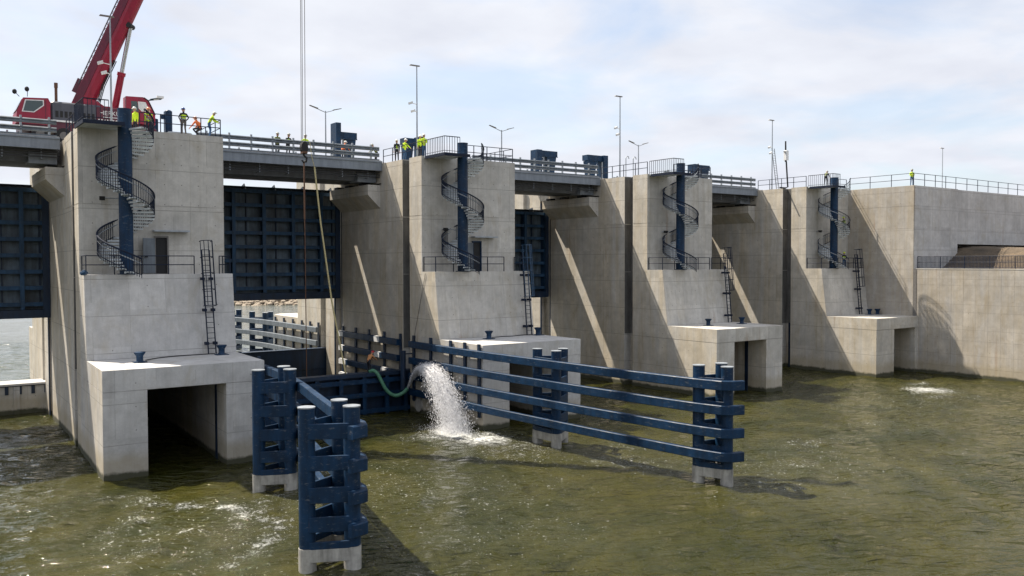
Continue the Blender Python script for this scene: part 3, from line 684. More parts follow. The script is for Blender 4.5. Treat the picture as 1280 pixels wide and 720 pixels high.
# stoplog closing the nearest bay, lower gate leaf behind, weir sill in the left bay
t = thing('stoplog_gate', 'navy stoplog panel closing the channel, worker and hose on top', 'stoplog', (16, 4.5, 0), None)
xa, xb = 7.0, SX[1]+PL+.5
b = MB(); b.box(xa, xb, 4.9, 5.05, -3, 3.55); b.build('skin_plate', NAVYD, t)
b = MB(); b.box(xa, xb, 4.0, 5.05, 3.55, 3.66); b.box(xa, xb, 3.98, 4.02, 3.36, 3.66); b.build('top_flange', NAVYD, t)
for x in (9.2, 11.4, 13.6, 15.8, 18.0, 20.2, 22.4, 24.3):
    b = MB(); b.box(x-.18, x+.18, 4.06, 4.14, -1, 3.54); b.box(x-.03, x+.03, 4.14, 4.9, -1, 3.54); b.build('vertical_girder', NAVY, t)
for z in (.3, 1.75, 2.95):
    b = MB(); b.box(xa, xb, 4.02, 4.08, z-.2, z+.2); b.box(xa, xb, 4.08, 4.9, z-.03, z+.03); b.build('horizontal_girder', NAVY, t)
t = thing('lower_gate_leaf', 'plain dark navy steel leaf standing across the channel behind the stoplog', 'gate leaf', (16, 22.8, 0), None)
b = MB(); b.box(7.6, SX[1]+PL+.3, 22.75, 23.2, -3, 4.1); b.build('leaf_plate', NAVYD, t)
b = MB(); b.box(7.6, SX[1]+PL+.3, 22.6, 23.4, 4.1, 4.2); b.build('top_flange', NAVYD, t)
t = thing('weir_sill', 'low concrete weir wall with dark slots under its rim, left of the nearest pier', 'weir', (-8, 22.6, 0), None)
b = MB(); b.box(-21, -1.8, 22.6, 25.0, -5, 2.52); b.build('sill_wall', CON, t)
b = MB(); b.box(-21, -1.82, 22.3, 25.05, 2.55, 2.72); b.build('rim', CON2, t)
b = MB(); b.box(-21, -1.83, 22.45, 24.9, 2.46, 2.55); b.build('joint_strip', BLACK, t)
sm = MB(); sm.box(-.14, .14, 22.52, 22.62, 1.75, 2.5); smm = sm.mesh('slot_shade', NAVYD)  # dark boxes stand in for shade in the recesses under the rim
for q in range(9):
    o = link(smm, 'slot_shade', t); o.location = o.location+Vector((-2.2-q*1.03, 0, 0))*U
b = MB(); b.box(-4.75, -4.28, 22.5, 22.6, 0, 2.45); b.build('pilaster', CON2, t)
for k in (2, 3):
    b = MB(); b.box(ends[k][0], ends[k][1], 22.8, 24, -5, 3.6); tag(b.build('gate_sill', CON), 'low concrete sill across the bay between the '+('second and third' if k == 2 else 'third and last')+' piers', 'sill')

# ------------------------------------------------------------------ wing wall, terrace, earth
WX = 88.0
t = thing('wing_wall', 'tall pale concrete wing wall and abutment right of the last pier', 'retaining wall', (94, -8, 0), None)
b = MB(); b.box(WX+.06, 98.2, -7.25, 9.4, -5, 22.66); b.build('abutment_block', CON2, t)
b = MB(); b.box(98.2, 175, -6.9, 9.4, 15.62, 22.64); b.build('abutment_slab', CON2, t)
b = MB(); b.box(98.6, 175, -3.0, 9.0, 10, 15.62); b.build('recess_wall', CON, t)
b = MB(); b.box(WX+.06, WX+.9, -60, -7.25, -5, 12.45); b.build('wall_core', CON, t)
b = MB(); b.box(WX-.02, WX+1.0, -60, -7.6, 12.45, 12.56); b.build('coping', CON2, t)
def panels(axis, base, u0, u1, du, zlist, zgap=.02):
    cache = {}
    for za, zb in zip(zlist[:-1], zlist[1:]):
        n = max(1, round((u1-u0)/du)); st = (u1-u0)/n
        for k in range(n):
            key = (round(zb-za, 3))
            if key not in cache:
                m = MB()
                if axis == 'y': m.box(0, .06, .006, st-.006, .008, zb-za-.008)
                else: m.box(.006, st-.006, 0, .06, .008, zb-za-.008)
                cache[key] = m.mesh('concrete_panel', CON3 if axis == 'y' else CON2)
            o = link(cache[key], 'concrete_panel', t)
            o.location = o.location+(Vector((base, u0+k*st, za)) if axis == 'y' else Vector((u0+k*st, base, za)))*U
            o.location += Vector((random.uniform(-.002, .002), 0, 0)) if axis == 'y' else Vector((0, random.uniform(-.002, .002), 0))
panels('y', WX, -36, -7.72, 1.42, [-2, 1.1, 4.2, 7.5, 10.6, 12.43])
panels('y', WX, -7.25, 1.7, 2.98, [-2, 4.2, 7.5, 12.4, 14.9, 17.45, 20.2, 21.9, 22.64])
panels('x', -7.31, WX+.06, 98.2, 2.03, [12.5, 14.9, 17.45, 20.2, 22.64])
panels('x', -6.96, 98.24, 122, 2.6, [15.64, 17.45, 20.2, 22.62])
b = MB(); b.box(WX-.03, WX+.05, -7.7, -7.28, -2, 12.5); b.build('joint_cover', STEELB, t)
# earth mound on the terrace
mo = MB(); prof = [(89.0, 12.3), (94.6, 12.5), (96.3, 13.5), (98.2, 14.45), (100, 15.1), (102.5, 15.3), (140, 15.4), (180, 15.5)]
ys = np.linspace(-60, -3.2, 24); V = []; NX = 70
xs = np.concatenate([np.linspace(88.9, 104, 46), np.linspace(105, 180, 24)])
for y in ys:
    for x in xs:
        z = np.interp(x, [q[0] for q in prof], [q[1] for q in prof]); f_ = 1 if y > -7.2 else max(.35, 1-.0*(-7.2-y))
        V.append((x, y+random.uniform(-.15, .15)*(y < -7.5), z+random.uniform(-.09, .09)*(x > 94.6)-max(0, (-9-y))*.055*(x > 94.6)))
F = [(r*NX+c, r*NX+c+1, (r+1)*NX+c+1, (r+1)*NX+c) for r in range(len(ys)-1) for c in range(NX-1)]
mo.add(V, F); struct(mo.build('earth_mound', EARTH, smooth=True))
railing('terrace_railing', 'dark picket railing along the low wing wall in front of the earth mound', 'railing', [(WX+.35, -7.6, 12.56), (WX+.35, -36, 12.56)], 1.45, 2.9, pickets=True)
railing('abutment_railing', 'long dark two-bar railing on top of the tall abutment', 'railing', [(WX+.3, 1.7, 22.66), (WX+.3, -7.0, 22.66), (98.2, -7.0, 22.66), (135, -6.6, 22.66)], 1.5, 2.75)

# ------------------------------------------------------------------ fenders
RZ = [(5.78, 6.36), (4.33, 4.9), (2.95, 3.52), (1.55, 2.12)]
def fender(label, rail, posts, piles, light=False, clips=()):
    t = thing('fender_wall', label, 'fender', (rail[0][0], rail[0][1], 1), 'navy mooring fenders')
    mat = RAILG if light else NAVY  # paler grey stands in for sunlight on the upstream rails
    for z0, z1 in RZ:
        b = MB(); b.beam(rail, .36, z0, z1); b.build('rail_beam', mat, t)
    if posts:
        x0 = posts[0]
        pm = MB(); pm.box(0, .14, -.16, .16, 1.0, 6.85); pmm = pm.mesh('post', NAVYD)
        for y in posts[1]:
            o = link(pmm, 'post', t); o.location = o.location+Vector((x0, y, 0))*U
    return t
def pile_group(label, P, zt=7.08, open_=()):
    c = (sum(p[0] for p in P)/3, sum(p[1] for p in P)/3, 0)
    t = thing('pile_cluster', label, 'pile cluster', c, 'navy mooring pile clusters')
    for x, y in P:
        b = MB(); b.cyl((x, y, 1.02), (x, y, zt), .36, 24); pl = b.build('pile', NAVY, t, True)
        b = MB(); b.cyl((x, y, zt), (x, y, zt+.05), .385, 24); b.build('pile_cap', GALV, pl, True)
        b = MB(); b.cyl((x, y, -3), (x, y, 1.0), .385, 20); b.build('pile_foot', PEEL, t, True)
    Z = [(5.75, 6.42), (4.38, 5.03), (2.98, 3.66), (1.72, 2.38), (.98, 1.3), (.42, .98)]
    for a in range(3):
        p, q = Vector(P[a]), Vector(P[(a+1) % 3]); d = (q-p).normalized()
        n_ = Vector((d.y, -d.x)); cc = Vector((c[0], c[1]))
        if (p+q-2*cc).dot(n_) < 0: n_ = -n_
        off = n_*.30
        for k, (z0, z1) in enumerate(Z):
            b = MB(); b.beam([tuple(p+off+d*.08), tuple(q+off-d*.08)], .12, z0, z1, .015); b.build('brace_plate', PEEL if k == 5 else NAVY, t)
    return t
pile_group('navy pile cluster beside the nearest culvert, left row', [(3.85, -15.6), (5.5, -16.3), (5.72, -14.75)])
pile_group('foremost navy pile cluster at the bottom of the picture', [(1.0, -29.75), (2.75, -30.55), (3.0, -28.7)])
pile_group('navy pile cluster midway along the long fender, before the second culvert', [(25.4, -14.1), (25.5, -16.2), (26.95, -15.2)], 6.95)
pile_group('navy pile cluster at the outer end of the long fender', [(26.4, -29.0), (27.05, -30.65), (28.2, -29.2)])
X2 = SX[1]+PL
def soft(pts, k=3):        # round the plan corners
    P = [Vector(p) for p in pts]
    for _ in range(k):
        Q = [P[0]]
        for a, c in zip(P[:-1], P[1:]): Q += [a*.75+c*.25, a*.25+c*.75]
        P = Q+[P[-1]]
    return [tuple(p) for p in P]
f1 = fender('long four-rail navy fender running out from the second pier past the spray', soft([(X2-.4, 3.2), (X2-.4, -7.6), (24.45, -11.7), (24.75, -16), (25.05, -20.5), (25.45, -25), (25.85, -29), (26.3, -30.9)], 2)+[(26.7, -31.3), (27.45, -31.5)], (X2-.21, (3.0, 0.0, -3.3, -5.5, -7.6)), None)
f2 = fender('four-rail navy fender with white patches on the second pier, upstream of the stoplog', [(X2-.4, 18.0), (X2-.4, 5.4)], (X2-.21, (17.9, 14.9, 11.9, 8.7, 5.5)), None)
for k, (z0, z1) in enumerate(RZ):
    for y0, y1 in (((17.0, 18.02), (8.9, 10.0)) if k in (0, 1) else ((16.4, 18.02), (7.4, 8.6))):
        b = MB(); b.box(X2-.6, X2-.583, y0, y1, z0+.05, z1-.05); b.box(X2-.55, X2-.25, y0, y1, z1+.004, z1+.012); b.build('white_patch', WHITE, f2)
fender('four-rail navy fender from the nearest pier out to the foremost piles', soft([(7.75, 3.0), (7.35, -7.6), (6.35, -15.4), (4.6, -23), (3.42, -28.7), (3.3, -30.4)], 2)+[(3.05, -31.05), (2.35, -31.25)], (7.2, (2, -2, -6)), None)
f4 = fender('curved four-rail fender behind the raised gate, upstream of the second pier', soft([(X2-.4, 23.9), (X2-.4, 36.5), (24.0, 41), (23.0, 46), (21.9, 50)], 3), (X2-.21, (24.2, 26.5, 28.9, 31.6, 34.4, 37.2)), None, True)
pile_group('distant navy pile cluster seen under the raised gate, nearer one', [(24.7, 41.2), (26, 43.0), (24.2, 44.6)], 7.1)
pile_group('distant navy pile cluster seen under the raised gate, farther one', [(22.9, 48.6), (22.6, 50.9), (24.4, 50.4)], 7.1)
b = MB(); b.cyl((X2-1.0, 3.4, 2.0), (X2-1.0, 3.4, 5.5), .25, 10); b.bar((X2-1.0, 3.4, 5.2), (X2, 3.4, 5.2), .1, .1); tag(b.build('guide_post', NAVYD), 'short dark navy guide post at the stoplog slot of the second pier', 'post')

# ------------------------------------------------------------------ lamp posts, hoists and deck bits
def lamp_post(x, y, z, top, lbl, cams=True):
    t = thing('lamp_post', lbl, 'lamp post', (x, y, z), 'tall single lamp posts on the piers'); h = top-z
    b = MB(); b.cyl((0, 0, 0), (0, 0, h), .085, 8, .05); b.box(-.2, .2, -.2, .2, 0, .05); b.build('pole', GALV, t, True, local=True)
    b = MB(); b.hexa([(-.75, -.12, h-.02), (.3, -.12, h-.02), (.3, .12, h-.02), (-.75, .12, h-.02)], [(-.7, -.1, h+.07), (.25, -.1, h+.07), (.25, .1, h+.07), (-.7, .1, h+.07)]); b.build('lamp_head', STEELB, t, local=True)
    if cams:
        for zc, dxx in ((h*.6, -.55), (h*.52, -.3)):
            b = MB(); b.bar((0, 0, zc), (dxx, -.15, zc+.05), .05, .05); b.hexa([(dxx-.35, -.28, zc-.12), (dxx, -.28, zc), (dxx, -.04, zc), (dxx-.35, -.04, zc-.12)], [(dxx-.4, -.28, zc+.08), (dxx-.05, -.28, zc+.22), (dxx-.05, -.04, zc+.22), (dxx-.4, -.04, zc+.08)]); b.build('camera_housing', WHITE, t, local=True)
    return t
lamp_post(.38, 6.2, ZT[0], 31.9, 'tall lamp post in front of the crane boom on the nearest pier')
lamp_post(26.75, 6.2, ZT[1], 31.6, 'tall lamp post above the men on the second pier')
lamp_post(52.3, 6.3, ZT[2], 31.55, 'tall lamp post at the left edge of the third pier')
lamp_post(79.6, 7.2, ZT[3], 31.6, 'tall lamp post on the last pier with a ladder leaning on it')
lamp_post(122.7, 8, 22.7, 31.3, 'plain distant lamp post behind the abutment railing', False)
def street_light(x, y, z, top, lbl):
    t = thing('street_light', lbl, 'street light', (x, y, z), 'twin arm street lights along the road'); h = top-z
    b = MB(); b.cyl((0, 0, 0), (0, 0, h), .09, 8, .06); b.build('pole', GALV, t, True, local=True)
    for s_ in (-1, 1):
        b = MB(); b.path([(0, 0, h-.15), (.5*s_, 0, h), (.95*s_, 0, h+.16)], .04, 6); b.build('arm', GALV, t, local=True)
        b = MB(); b.hexa([(.85*s_, -.13, h+.12), (1.75*s_, -.1, h+.38), (1.75*s_, .1, h+.38), (.85*s_, .13, h+.12)], [(.85*s_, -.13, h+.22), (1.75*s_, -.1, h+.45), (1.75*s_, .1, h+.45), (.85*s_, .13, h+.22)]); b.build('lamp_head', STEELB, t, local=True)
street_light(23.69, 20, 22.9, 29.1, 'twin arm street light left of the navy hoist above the second pier')
street_light(45.96, 20, 22.9, 29.05, 'twin arm street light just right of the second pier')
street_light(68.2, 20, 22.9, 29.0, 'twin arm street light seen over the third pier')
def hoist(x, y, mir, lbl, tall=1.0, wide=1.0):
    t = thing('gate_hoist', lbl, 'gate hoist', (x, y, 22.9), 'navy gate hoists on the deck')
    s_ = -1 if mir else 1
    def X(*a): return sorted([q*s_*wide for q in a])
    b = MB(); q = X(0, .75); b.box(q[0], q[1], -.9, .5, 0, 4.3*tall); b.box(*X(-.1, .85), -1.0, .6, 0, .3); b.build('column', NAVY, t, local=True)
    b = MB(); q = X(.75, 3.3); b.box(q[0], q[1], -.7, .4, 3.55, 4.25); b.box(*X(.75, 3.3), -.78, -.7, 3.5, 3.6); b.build('top_beam', NAVY, t, local=True)
    b = MB(); xs_ = [1.7*s_*wide, 3.15*s_*wide]; x2_ = [2.0*s_*wide, 2.9*s_*wide]
    b.hexa([(x2_[0], -.55, 1.4), (x2_[1], -.55, 1.4), (x2_[1], .3, 1.4), (x2_[0], .3, 1.4)], [(xs_[0], -.65, 3.5), (xs_[1], -.65, 3.5), (xs_[1], .38, 3.5), (xs_[0], .38, 3.5)]); b.build('cylinder_cradle', NAVY, t, local=True)
    b = MB(); xc = 2.45*s_*wide; b.cyl((xc, -.12, 0), (xc, -.12, 1.4), .3, 12); b.build('hydraulic_cylinder', NAVYD, t, True, local=True)
    b = MB(); b.bar((1.0*s_*wide, -.85, 1.2), (1.0*s_*wide, -.85, 3.4), .12, .12); b.build('conduit', GALV, t, local=True)
    return t
hoist(24.9, 21, False, 'navy gate hoist with tall grey column behind the orange-clad man', 1.2, .75)
hoist(35.5, 21, True, 'navy gate hoist behind the men on the second pier', 1.05, .72)
hoist(51.35, 21, False, 'navy gate hoist with a tapered cradle above the span before the third pier')
hoist(62.9, 21, True, 'navy gate hoist at the left end of the third pier railing')
hoist(79.2, 21, False, 'navy gate hoist behind the spiral stair of the third pier')
t = thing('gate_hoist', 'navy hoist column and drum right of the crane cab', 'gate hoist', (7.9, 21, 22.9), 'navy gate hoists on the deck')
b = MB(); b.bbox(0, .62, -.5, .4, 0, 4.85, .12); b.box(-.35, 0, -.2, .1, 4.0, 4.35); b.build('column', NAVY, t, local=True)
b = MB(); b.cyl((-1.3, 0, 2.3), (-1.3, 0, 3.9), .72, 18); b.cyl((-1.3, 0, 0), (-1.3, 0, 2.3), .45, 14); b.build('drum', NAVY, t, True, local=True)
# antenna mast and ladder on the last pier, vents on the third
t = thing('equipment_mast', 'leaning black mast with a white box on the last pier', 'mast', (79.4, 4.6, 22.7))
b = MB(); b.path([(-1.2, .3, .05), (-.4, .1, .02), (0, 0, .15), (-.35, 0, 3.4)], .1, 8); b.build('mast_pole', BLACK, t, True, local=True)
b = MB(); b.bbox(-.62, -.15, -.25, .25, 3.5, 4.75, .06); b.build('white_box', WHITE, t, local=True)
b = MB(); b.cyl((-.45, 0, 3.3), (-.5, 0, 5.9), .12, 8, .09); b.box(-.8, -.5, -.1, .1, 4.5, 4.6); b.build('antenna', BLACK, t, True, local=True)
t = thing('leaning_ladder', 'pale aluminium ladder leaning against the lamp post of the last pier', 'ladder', (80.4, 6.9, 22.7))
for s_ in (-.24, .24):
    b = MB(); b.bar((s_, 0, 0), (s_-.75, .2, 5.3), .06, .08, (0, 1, 0)); b.build('stile', GALV, t, local=True)
for k in range(1, 17):
    f_ = k/17; b = MB(); b.bar((-.24-.75*f_, .2*f_, 5.3*f_), (.24-.75*f_, .2*f_, 5.3*f_), .04, .04); b.build('rung', GALV, t, local=True)
for k, (x, lb) in enumerate(((53.2, 'left'), (54.3, 'right'))):
    b = MB(); b.path([(x, 6.3, ZT[2]), (x, 6.3, ZT[2]+2.2), (x+.12, 6.3, ZT[2]+2.4), (x+.35, 6.3, ZT[2]+2.4), (x+.45, 6.3, ZT[2]+2.15)], .05, 6); tag(b.build('vent_pipe', GALV), lb+' thin hooked vent pipe on top of the third pier', 'vent pipe')
b = MB(); b.bbox(4.6, 6.4, 6.5, 7.6, ZT[0], ZT[0]+.8, .05); b.box(4.9, 5.2, 6.48, 6.5, ZT[0]+.2, ZT[0]+.6); tag(b.build('equipment_box', GALV), 'low grey equipment box behind the man with the blue helmet', 'box')
b = MB(); b.path([(-3.0, -.5, 12.62), (-2.8, -.6, 12.72), (-2.6, -.45, 12.66)], [.12, .2, .1], 7); tag(b.build('cloth_bundle', BLUEL), 'small blue cloth bundle at the left corner of the nearest stair platform', 'bundle')

# ------------------------------------------------------------------ mobile crane
cr_ = thing('mobile_crane', 'red mobile crane on the bridge with its boom raised to the right', 'crane', (1, 13.9, 22.9))
YN, YF = 12.6, 15.3
b = MB(); b.bbox(-5.0, 5.2, YN+.1, YF-.1, 23.75, 24.75, .08); b.build('chassis', REDD, cr_)
b = MB()
q = [(-5.25, 24.3), (-5.2, 25.2), (-4.75, 26.3), (-3.0, 26.42), (-2.85, 26.1), (-2.85, 24.3)]
b.loft([[(x, YN, z) for x, z in q], [(x, YF, z) for x, z in q]]); cabp = b.build('carrier_cab', RED, cr_)
def panel(xz, y, th, name, mat, par):
    m = MB(); m.loft([[(x, y-th, z) for x, z in xz], [(x, y, z) for x, z in xz]]); return m.build(name, mat, par)
panel([(-4.86, 25.2), (-4.62, 26.16), (-3.32, 26.24), (-3.3, 25.8), (-4.0, 25.2)], YN-.002, .03, 'window_frame', WHITE, cabp)
panel([(-4.76, 25.27), (-4.55, 26.09), (-3.4, 26.16), (-3.38, 25.84), (-4.04, 25.27)], YN-.034, .012, 'window', GLASS, cabp)
b = MB(); b.hexa([(-5.235, YN+.25, 25.3), (-5.235, YF-.25, 25.3), (-5.2, YF-.25, 25.3), (-5.2, YN+.25, 25.3)], [(-4.83, YN+.25, 26.2), (-4.83, YF-.25, 26.2), (-4.78, YF-.25, 26.2), (-4.78, YN+.25, 26.2)]); b.build('windscreen', GLASS, cabp)
panel([(-3.22, 24.5), (-3.22, 26.2), (-3.18, 26.2), (-3.18, 24.5)], YN-.003, .012, 'door_seam', REDD, cabp)
b = MB(); b.bbox(-2.8, .9, YN+.05, YF-.05, 24.75, 26.25, .12); b.build('engine_hood', HOOD, cr_)
b = MB()
for k in range(9): b.box(-2.5+k*.33, -2.28+k*.33, YN+.03, YN+.05, 25.0, 25.5)
b.build('vent_grille', BLACK, cr_)
b = MB(); b.box(-2.7, .9, YN-.05, YN+.0, 24.62, 24.76); b.build('white_side_strip', WHITE, cr_)
b = MB(); b.cyl((-2.35, 13.2, 26.2), (-2.35, 13.2, 27.75), .11, 10); b.cyl((-2.35, 13.2, 27.4), (-2.35, 13.2, 27.8), .14, 10); b.build('exhaust_pipe', RUSTY, cr_, True)
for x0, z0, x1, z1 in ((-5.0, 26.35, -5.3, 26.62), (-4.45, 26.4, -4.45, 26.9)):
    b = MB(); b.path([(x0, YN+.05, z0), (x1, YN-.15, z1)], .025, 5); b.ball((x1-.05, YN-.18, z1+.05), .17, 8, 5, 1.2); b.build('mirror', BLACK, cr_, True)
# superstructure
b = MB()
q = [(-.9, 25.2), (-1.1, 26.0), (-.4, 26.75), (.6, 26.7), (1.2, 26.3), (3.4, 26.3), (3.4, 24.9), (-.6, 24.9)]
b.loft([[(x, YN+.55, z) for x, z in q], [(x, YF-.3, z) for x, z in q]]); b.build('turntable_body', RED, cr_)
b = MB(); b.bbox(.5, 3.2, YN-.03, YN+.5, 24.85, 26.1, .05); sp = b.build('side_panel', REDD, cr_)
for x in np.arange(.65, 2.2, .19):
    pass
b = MB()
for k in range(9): b.box(.62+k*.22, .74+k*.22, YN-.05, YN-.03, 24.95, 25.12)
b.build('step_slats', WHITE, cr_)
b = MB(); b.box(3.4, 5.05, YN+.3, YF-.3, 24.75, 25.6); b.build('counterweight_deck', REDD, cr_)
def lettering(txt, loc, size, mat, parent, rot=(math.pi/2, 0, 0)):
    cu = bpy.data.curves.new('lettering', 'FONT'); cu.body = txt; cu.size = size*U; cu.extrude = .006
    o = bpy.data.objects.new('lettering', cu); col.objects.link(o); dg = bpy.context.evaluated_depsgraph_get()
    me = bpy.data.meshes.new_from_object(o.evaluated_get(dg)); bpy.data.objects.remove(o); me.materials.append(mat)
    l = bpy.data.objects.new('lettering', me); col.objects.link(l); l.parent = parent; l.location = Vector(loc)*U-world_loc(parent); l.rotation_euler = rot; return l
lettering('HERKULES', (.72, YN-.045, 25.48), .5, WHITE, sp)
b = MB(); b.box(1.0, 2.6, YN-.045, YN-.032, 25.28, 25.34); b.build('thin_stripe', WHITE, sp)
# operator cab
oc = MB(); q = [(2.75, 25.0), (2.75, 27.2), (4.1, 27.25), (4.5, 27.05), (5.05, 25.9), (5.05, 25.0)]
oc.loft([[(x, YN-.1, z) for x, z in q], [(x, YN+1.0, z) for x, z in q]]); ocb = oc.build('operator_cab', RED, cr_)
panel([(3.15, 26.0), (3.15, 26.85), (3.62, 26.85), (3.75, 26.0)], YN-.102, .012, 'window', GLASS, ocb)
panel([(3.72, 26.3), (3.68, 26.85), (4.28, 26.85), (4.65, 26.05), (3.95, 26.05)], YN-.102, .012, 'window', WHITE, ocb)
b = MB(); b.path([(4.15, YN-.12, 27.22), (4.5, YN-.12, 27.0), (5.05, YN-.12, 25.85)], .05, 6); b.build('cab_pillar', BLACK, ocb)
b = MB(); b.hexa([(4.7, YN, 27.15), (5.75, YN, 27.35), (5.75, YN+.9, 27.35), (4.7, YN+.9, 27.15)], [(4.7, YN, 27.2), (5.8, YN, 27.5), (5.8, YN+.9, 27.5), (4.7, YN+.9, 27.2)]); b.build('raised_windscreen', GLASS, ocb)
b = MB(); b.box(5.2, 5.75, YN-.12, YN+.1, 27.32, 27.5); b.build('work_lamp', WHITE, ocb)
# wheels
wm = MB(); wm.cyl((0, -.22, 0), (0, .22, 0), .62, 20); wmm = wm.mesh('tyre', BLACK, True)
rm_ = MB(); rm_.cyl((0, -.24, 0), (0, .24, 0), .32, 14); rmm = rm_.mesh('rim', STEELB, True)
for x in (-3.6, -1.9, 2.6, 4.2):
    for y in (YN+.25, YF-.25):
        wq = bpy.data.objects.new('wheel', wmm); col.objects.link(wq); wq.parent = cr_; wq.location = Vector((x, y, 23.54))*U-cr_.location
        r_ = bpy.data.objects.new('rim', rmm); col.objects.link(r_); r_.parent = wq
b = MB()
for x in (.8, 5.0):
    for y0, y1 in ((YN-1.9, YN+.2), (YF-.2, YF+1.9)): b.box(x-.2, x+.2, y0, y1, 23.7, 24.1)
for x in (.8, 5.0):
    for y in (YN-1.8, YF+1.8): b.cyl((x, y, 22.95), (x, y, 24.2), .12, 8); b.box(x-.35, x+.35, y-.35, y+.35, 22.91, 22.98)
b.build('outrigger', REDD, cr_)
# boom
P0 = Vector((.0, 13.9, 26.85)); TIP = Vector((14.9, 4.5, 64.3)); D = (TIP-P0); BL = D.length; D.normalize()
side = D.cross(Vector((0, 0, 1))).normalized(); dn = side.cross(D).normalized()      # in-plane normals
if dn.z > 0: dn = -dn
def bsec(s0, s1, hw, hh):
    m = MB(); o = []
    for s_ in (s0, s1):
        c = P0+D*s_
        o.append([tuple(c+side*a*hw+dn*e*hh) for a, e in ((-1, -1), (1, -1), (1, .3), (.7, .85), (.3, 1), (-.3, 1), (-.7, .85), (-1, .3))])
    m.loft(o); return m
boom = bsec(-1.6, 12.8, .6, .70).build('boom', RED, cr_)
for k, (s0, s1, hw, hh) in enumerate(((12.8, 21, .54, .68), (21, 29, .46, .58), (29, 37, .38, .5), (37, BL, .32, .42))): bsec(s0, s1, hw, hh).build('boom_section', RED, boom)
bsec(12.3, 12.9, .66, .77).build('boom_collar', REDD, boom)
b = MB()
for a in (-1, 1): b.bar(P0+D*(BL-.6)+side*.3*a, P0+D*(BL+.9)+side*.3*a, .08, .7, tuple(dn))
b.cyl(P0+D*(BL+.4)-side*.28, P0+D*(BL+.4)+side*.28, .4, 14); b.build('boom_head', REDD, boom)
# folded lattice jib carried along the boom's upper side
jib = MB(); ju, jl = -dn*1.2-side*.2, -dn*.85-side*.2
for off in (ju, ju*.75+side*.6): jib.path([P0+D*.9+off, P0+D*14.2+off], .05, 5)
for k in range(26):
    a0 = P0+D*(.9+k*.5); jib.path([a0+ju, a0+D*.25+jl, a0+D*.5+ju], .028, 4)
jib.path([P0+D*.9+jl, P0+D*14.2+jl], .05, 5)
jib.build('folded_jib', HOOD, boom)
b = MB(); c0_ = P0+D*.3-dn*.9; b.bar(c0_-D*.2, c0_+D*1.0, .9, .5, tuple(dn)); b.build('jib_bracket', REDD, boom)
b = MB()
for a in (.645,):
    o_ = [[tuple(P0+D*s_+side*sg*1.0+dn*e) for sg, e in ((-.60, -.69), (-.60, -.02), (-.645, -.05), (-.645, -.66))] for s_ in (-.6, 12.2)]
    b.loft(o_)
b.build('boom_shade_plate', REDM, boom)  # dark red plates stand in for the boom's shaded side
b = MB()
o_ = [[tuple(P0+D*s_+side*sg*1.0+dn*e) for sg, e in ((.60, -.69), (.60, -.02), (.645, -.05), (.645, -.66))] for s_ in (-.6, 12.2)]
b.loft(o_); b.build('boom_shade_plate', REDM, boom)
for k in range(7):
    b = MB(); a0 = P0+D*(1.5+k*1.7)-side*.64; b.bar(a0-dn*.5, a0-dn*.5+D*.9+dn*.15, .04, .05); b.build('boom_strut', RED, boom)
b = MB(); b.bar(P0+D*6.5-side*.8+dn*.2, P0+D*7.3-side*.8+dn*.2, .3, .35); b.build('lamp_box', WHITE, boom)
b = MB(); b.bar(P0+D*10.8+dn*.9, P0+D*11.2+dn*.9, .3, .3); b.build('sheave_bracket', GALV, boom)
# lift cylinder
ca, cb = Vector((2.05, 13.7, 25.9)), P0+D*7.0+dn*.72
b = MB(); mid_ = ca.lerp(cb, .47); b.cyl(ca, mid_, .27, 14); b.cyl(mid_-(cb-ca).normalized()*.3, mid_, .33, 14); lc = b.build('lift_cylinder', RED, cr_, True)
b = MB(); b.cyl(mid_, cb, .17, 14); b.build('piston_rod', CHROME, lc, True)
b = MB(); b.cyl(cb-side*.45, cb+side*.45, .22, 10); b.bar(cb, cb-dn*.4, .5, .4); b.build('rod_eye', BLACK, lc, True)
# hook block with its ropes and sling
hk = thing('hook_block', 'dark crane hook block hanging on wire ropes before the bridge', 'crane hook', (14.97, 4.5, 22.5))
tipp = P0+D*(BL+.4)
b = MB()
for a in (-.22, -.1, .13): b.path([(14.97+a, 4.5, 23.3), (tipp.x+a, tipp.y, tipp.z)], .028, 5)
b.build('wire_rope', STEELB, hk)
b = MB(); b.loft([[(14.97+math.cos(k*math.pi/6)*.3, 4.5+y, 23.0+math.sin(k*math.pi/6)*.5) for k in range(12)] for y in (-.22, .22)]); b.build('block_body', BLACK, hk, label='dark block with worn reddish lower edge')
b = MB(); b.box(14.75, 15.2, 4.26, 4.74, 22.5, 22.68); b.build('lower_plate', RUSTY, hk)
b = MB(); b.path([(14.97, 4.5, 22.7), (14.97, 4.5, 22.35), (15.2, 4.5, 22.15), (15.15, 4.5, 21.85), (14.92, 4.5, 21.78), (14.76, 4.5, 21.95)], [.1, .09, .1, .11, .09, .05], 8); b.build('hook', BLACK, hk, True)
b = MB(); b.path([(14.97, 4.5, 21.8), (14.99, 4.5, 17)], .065, 6); b.path([(14.99, 4.5, 17), (15.05, 4.5, 3.7)], .04, 6); tag(b.build('lifting_sling', RUSTY), 'thin rusty chain sling from the hook down to the stoplog', 'sling')
b = MB(); b.path([(17.35, 9.0, 24.2), (17.5, 8.95, 22.9), (17.75, 8.9, 21.9)], .03, 5); b.path([(17.75, 8.9, 21.9), (17.9, 8.0, 17), (18.2, 6.4, 10), (18.55, 5.2, 5.5), (18.7, 4.7, 3.7)], .075, 7); tag(b.build('pale_rope', ROPE, smooth=True), 'pale yellow rope hanging from the guard rail to the stoplog', 'rope')
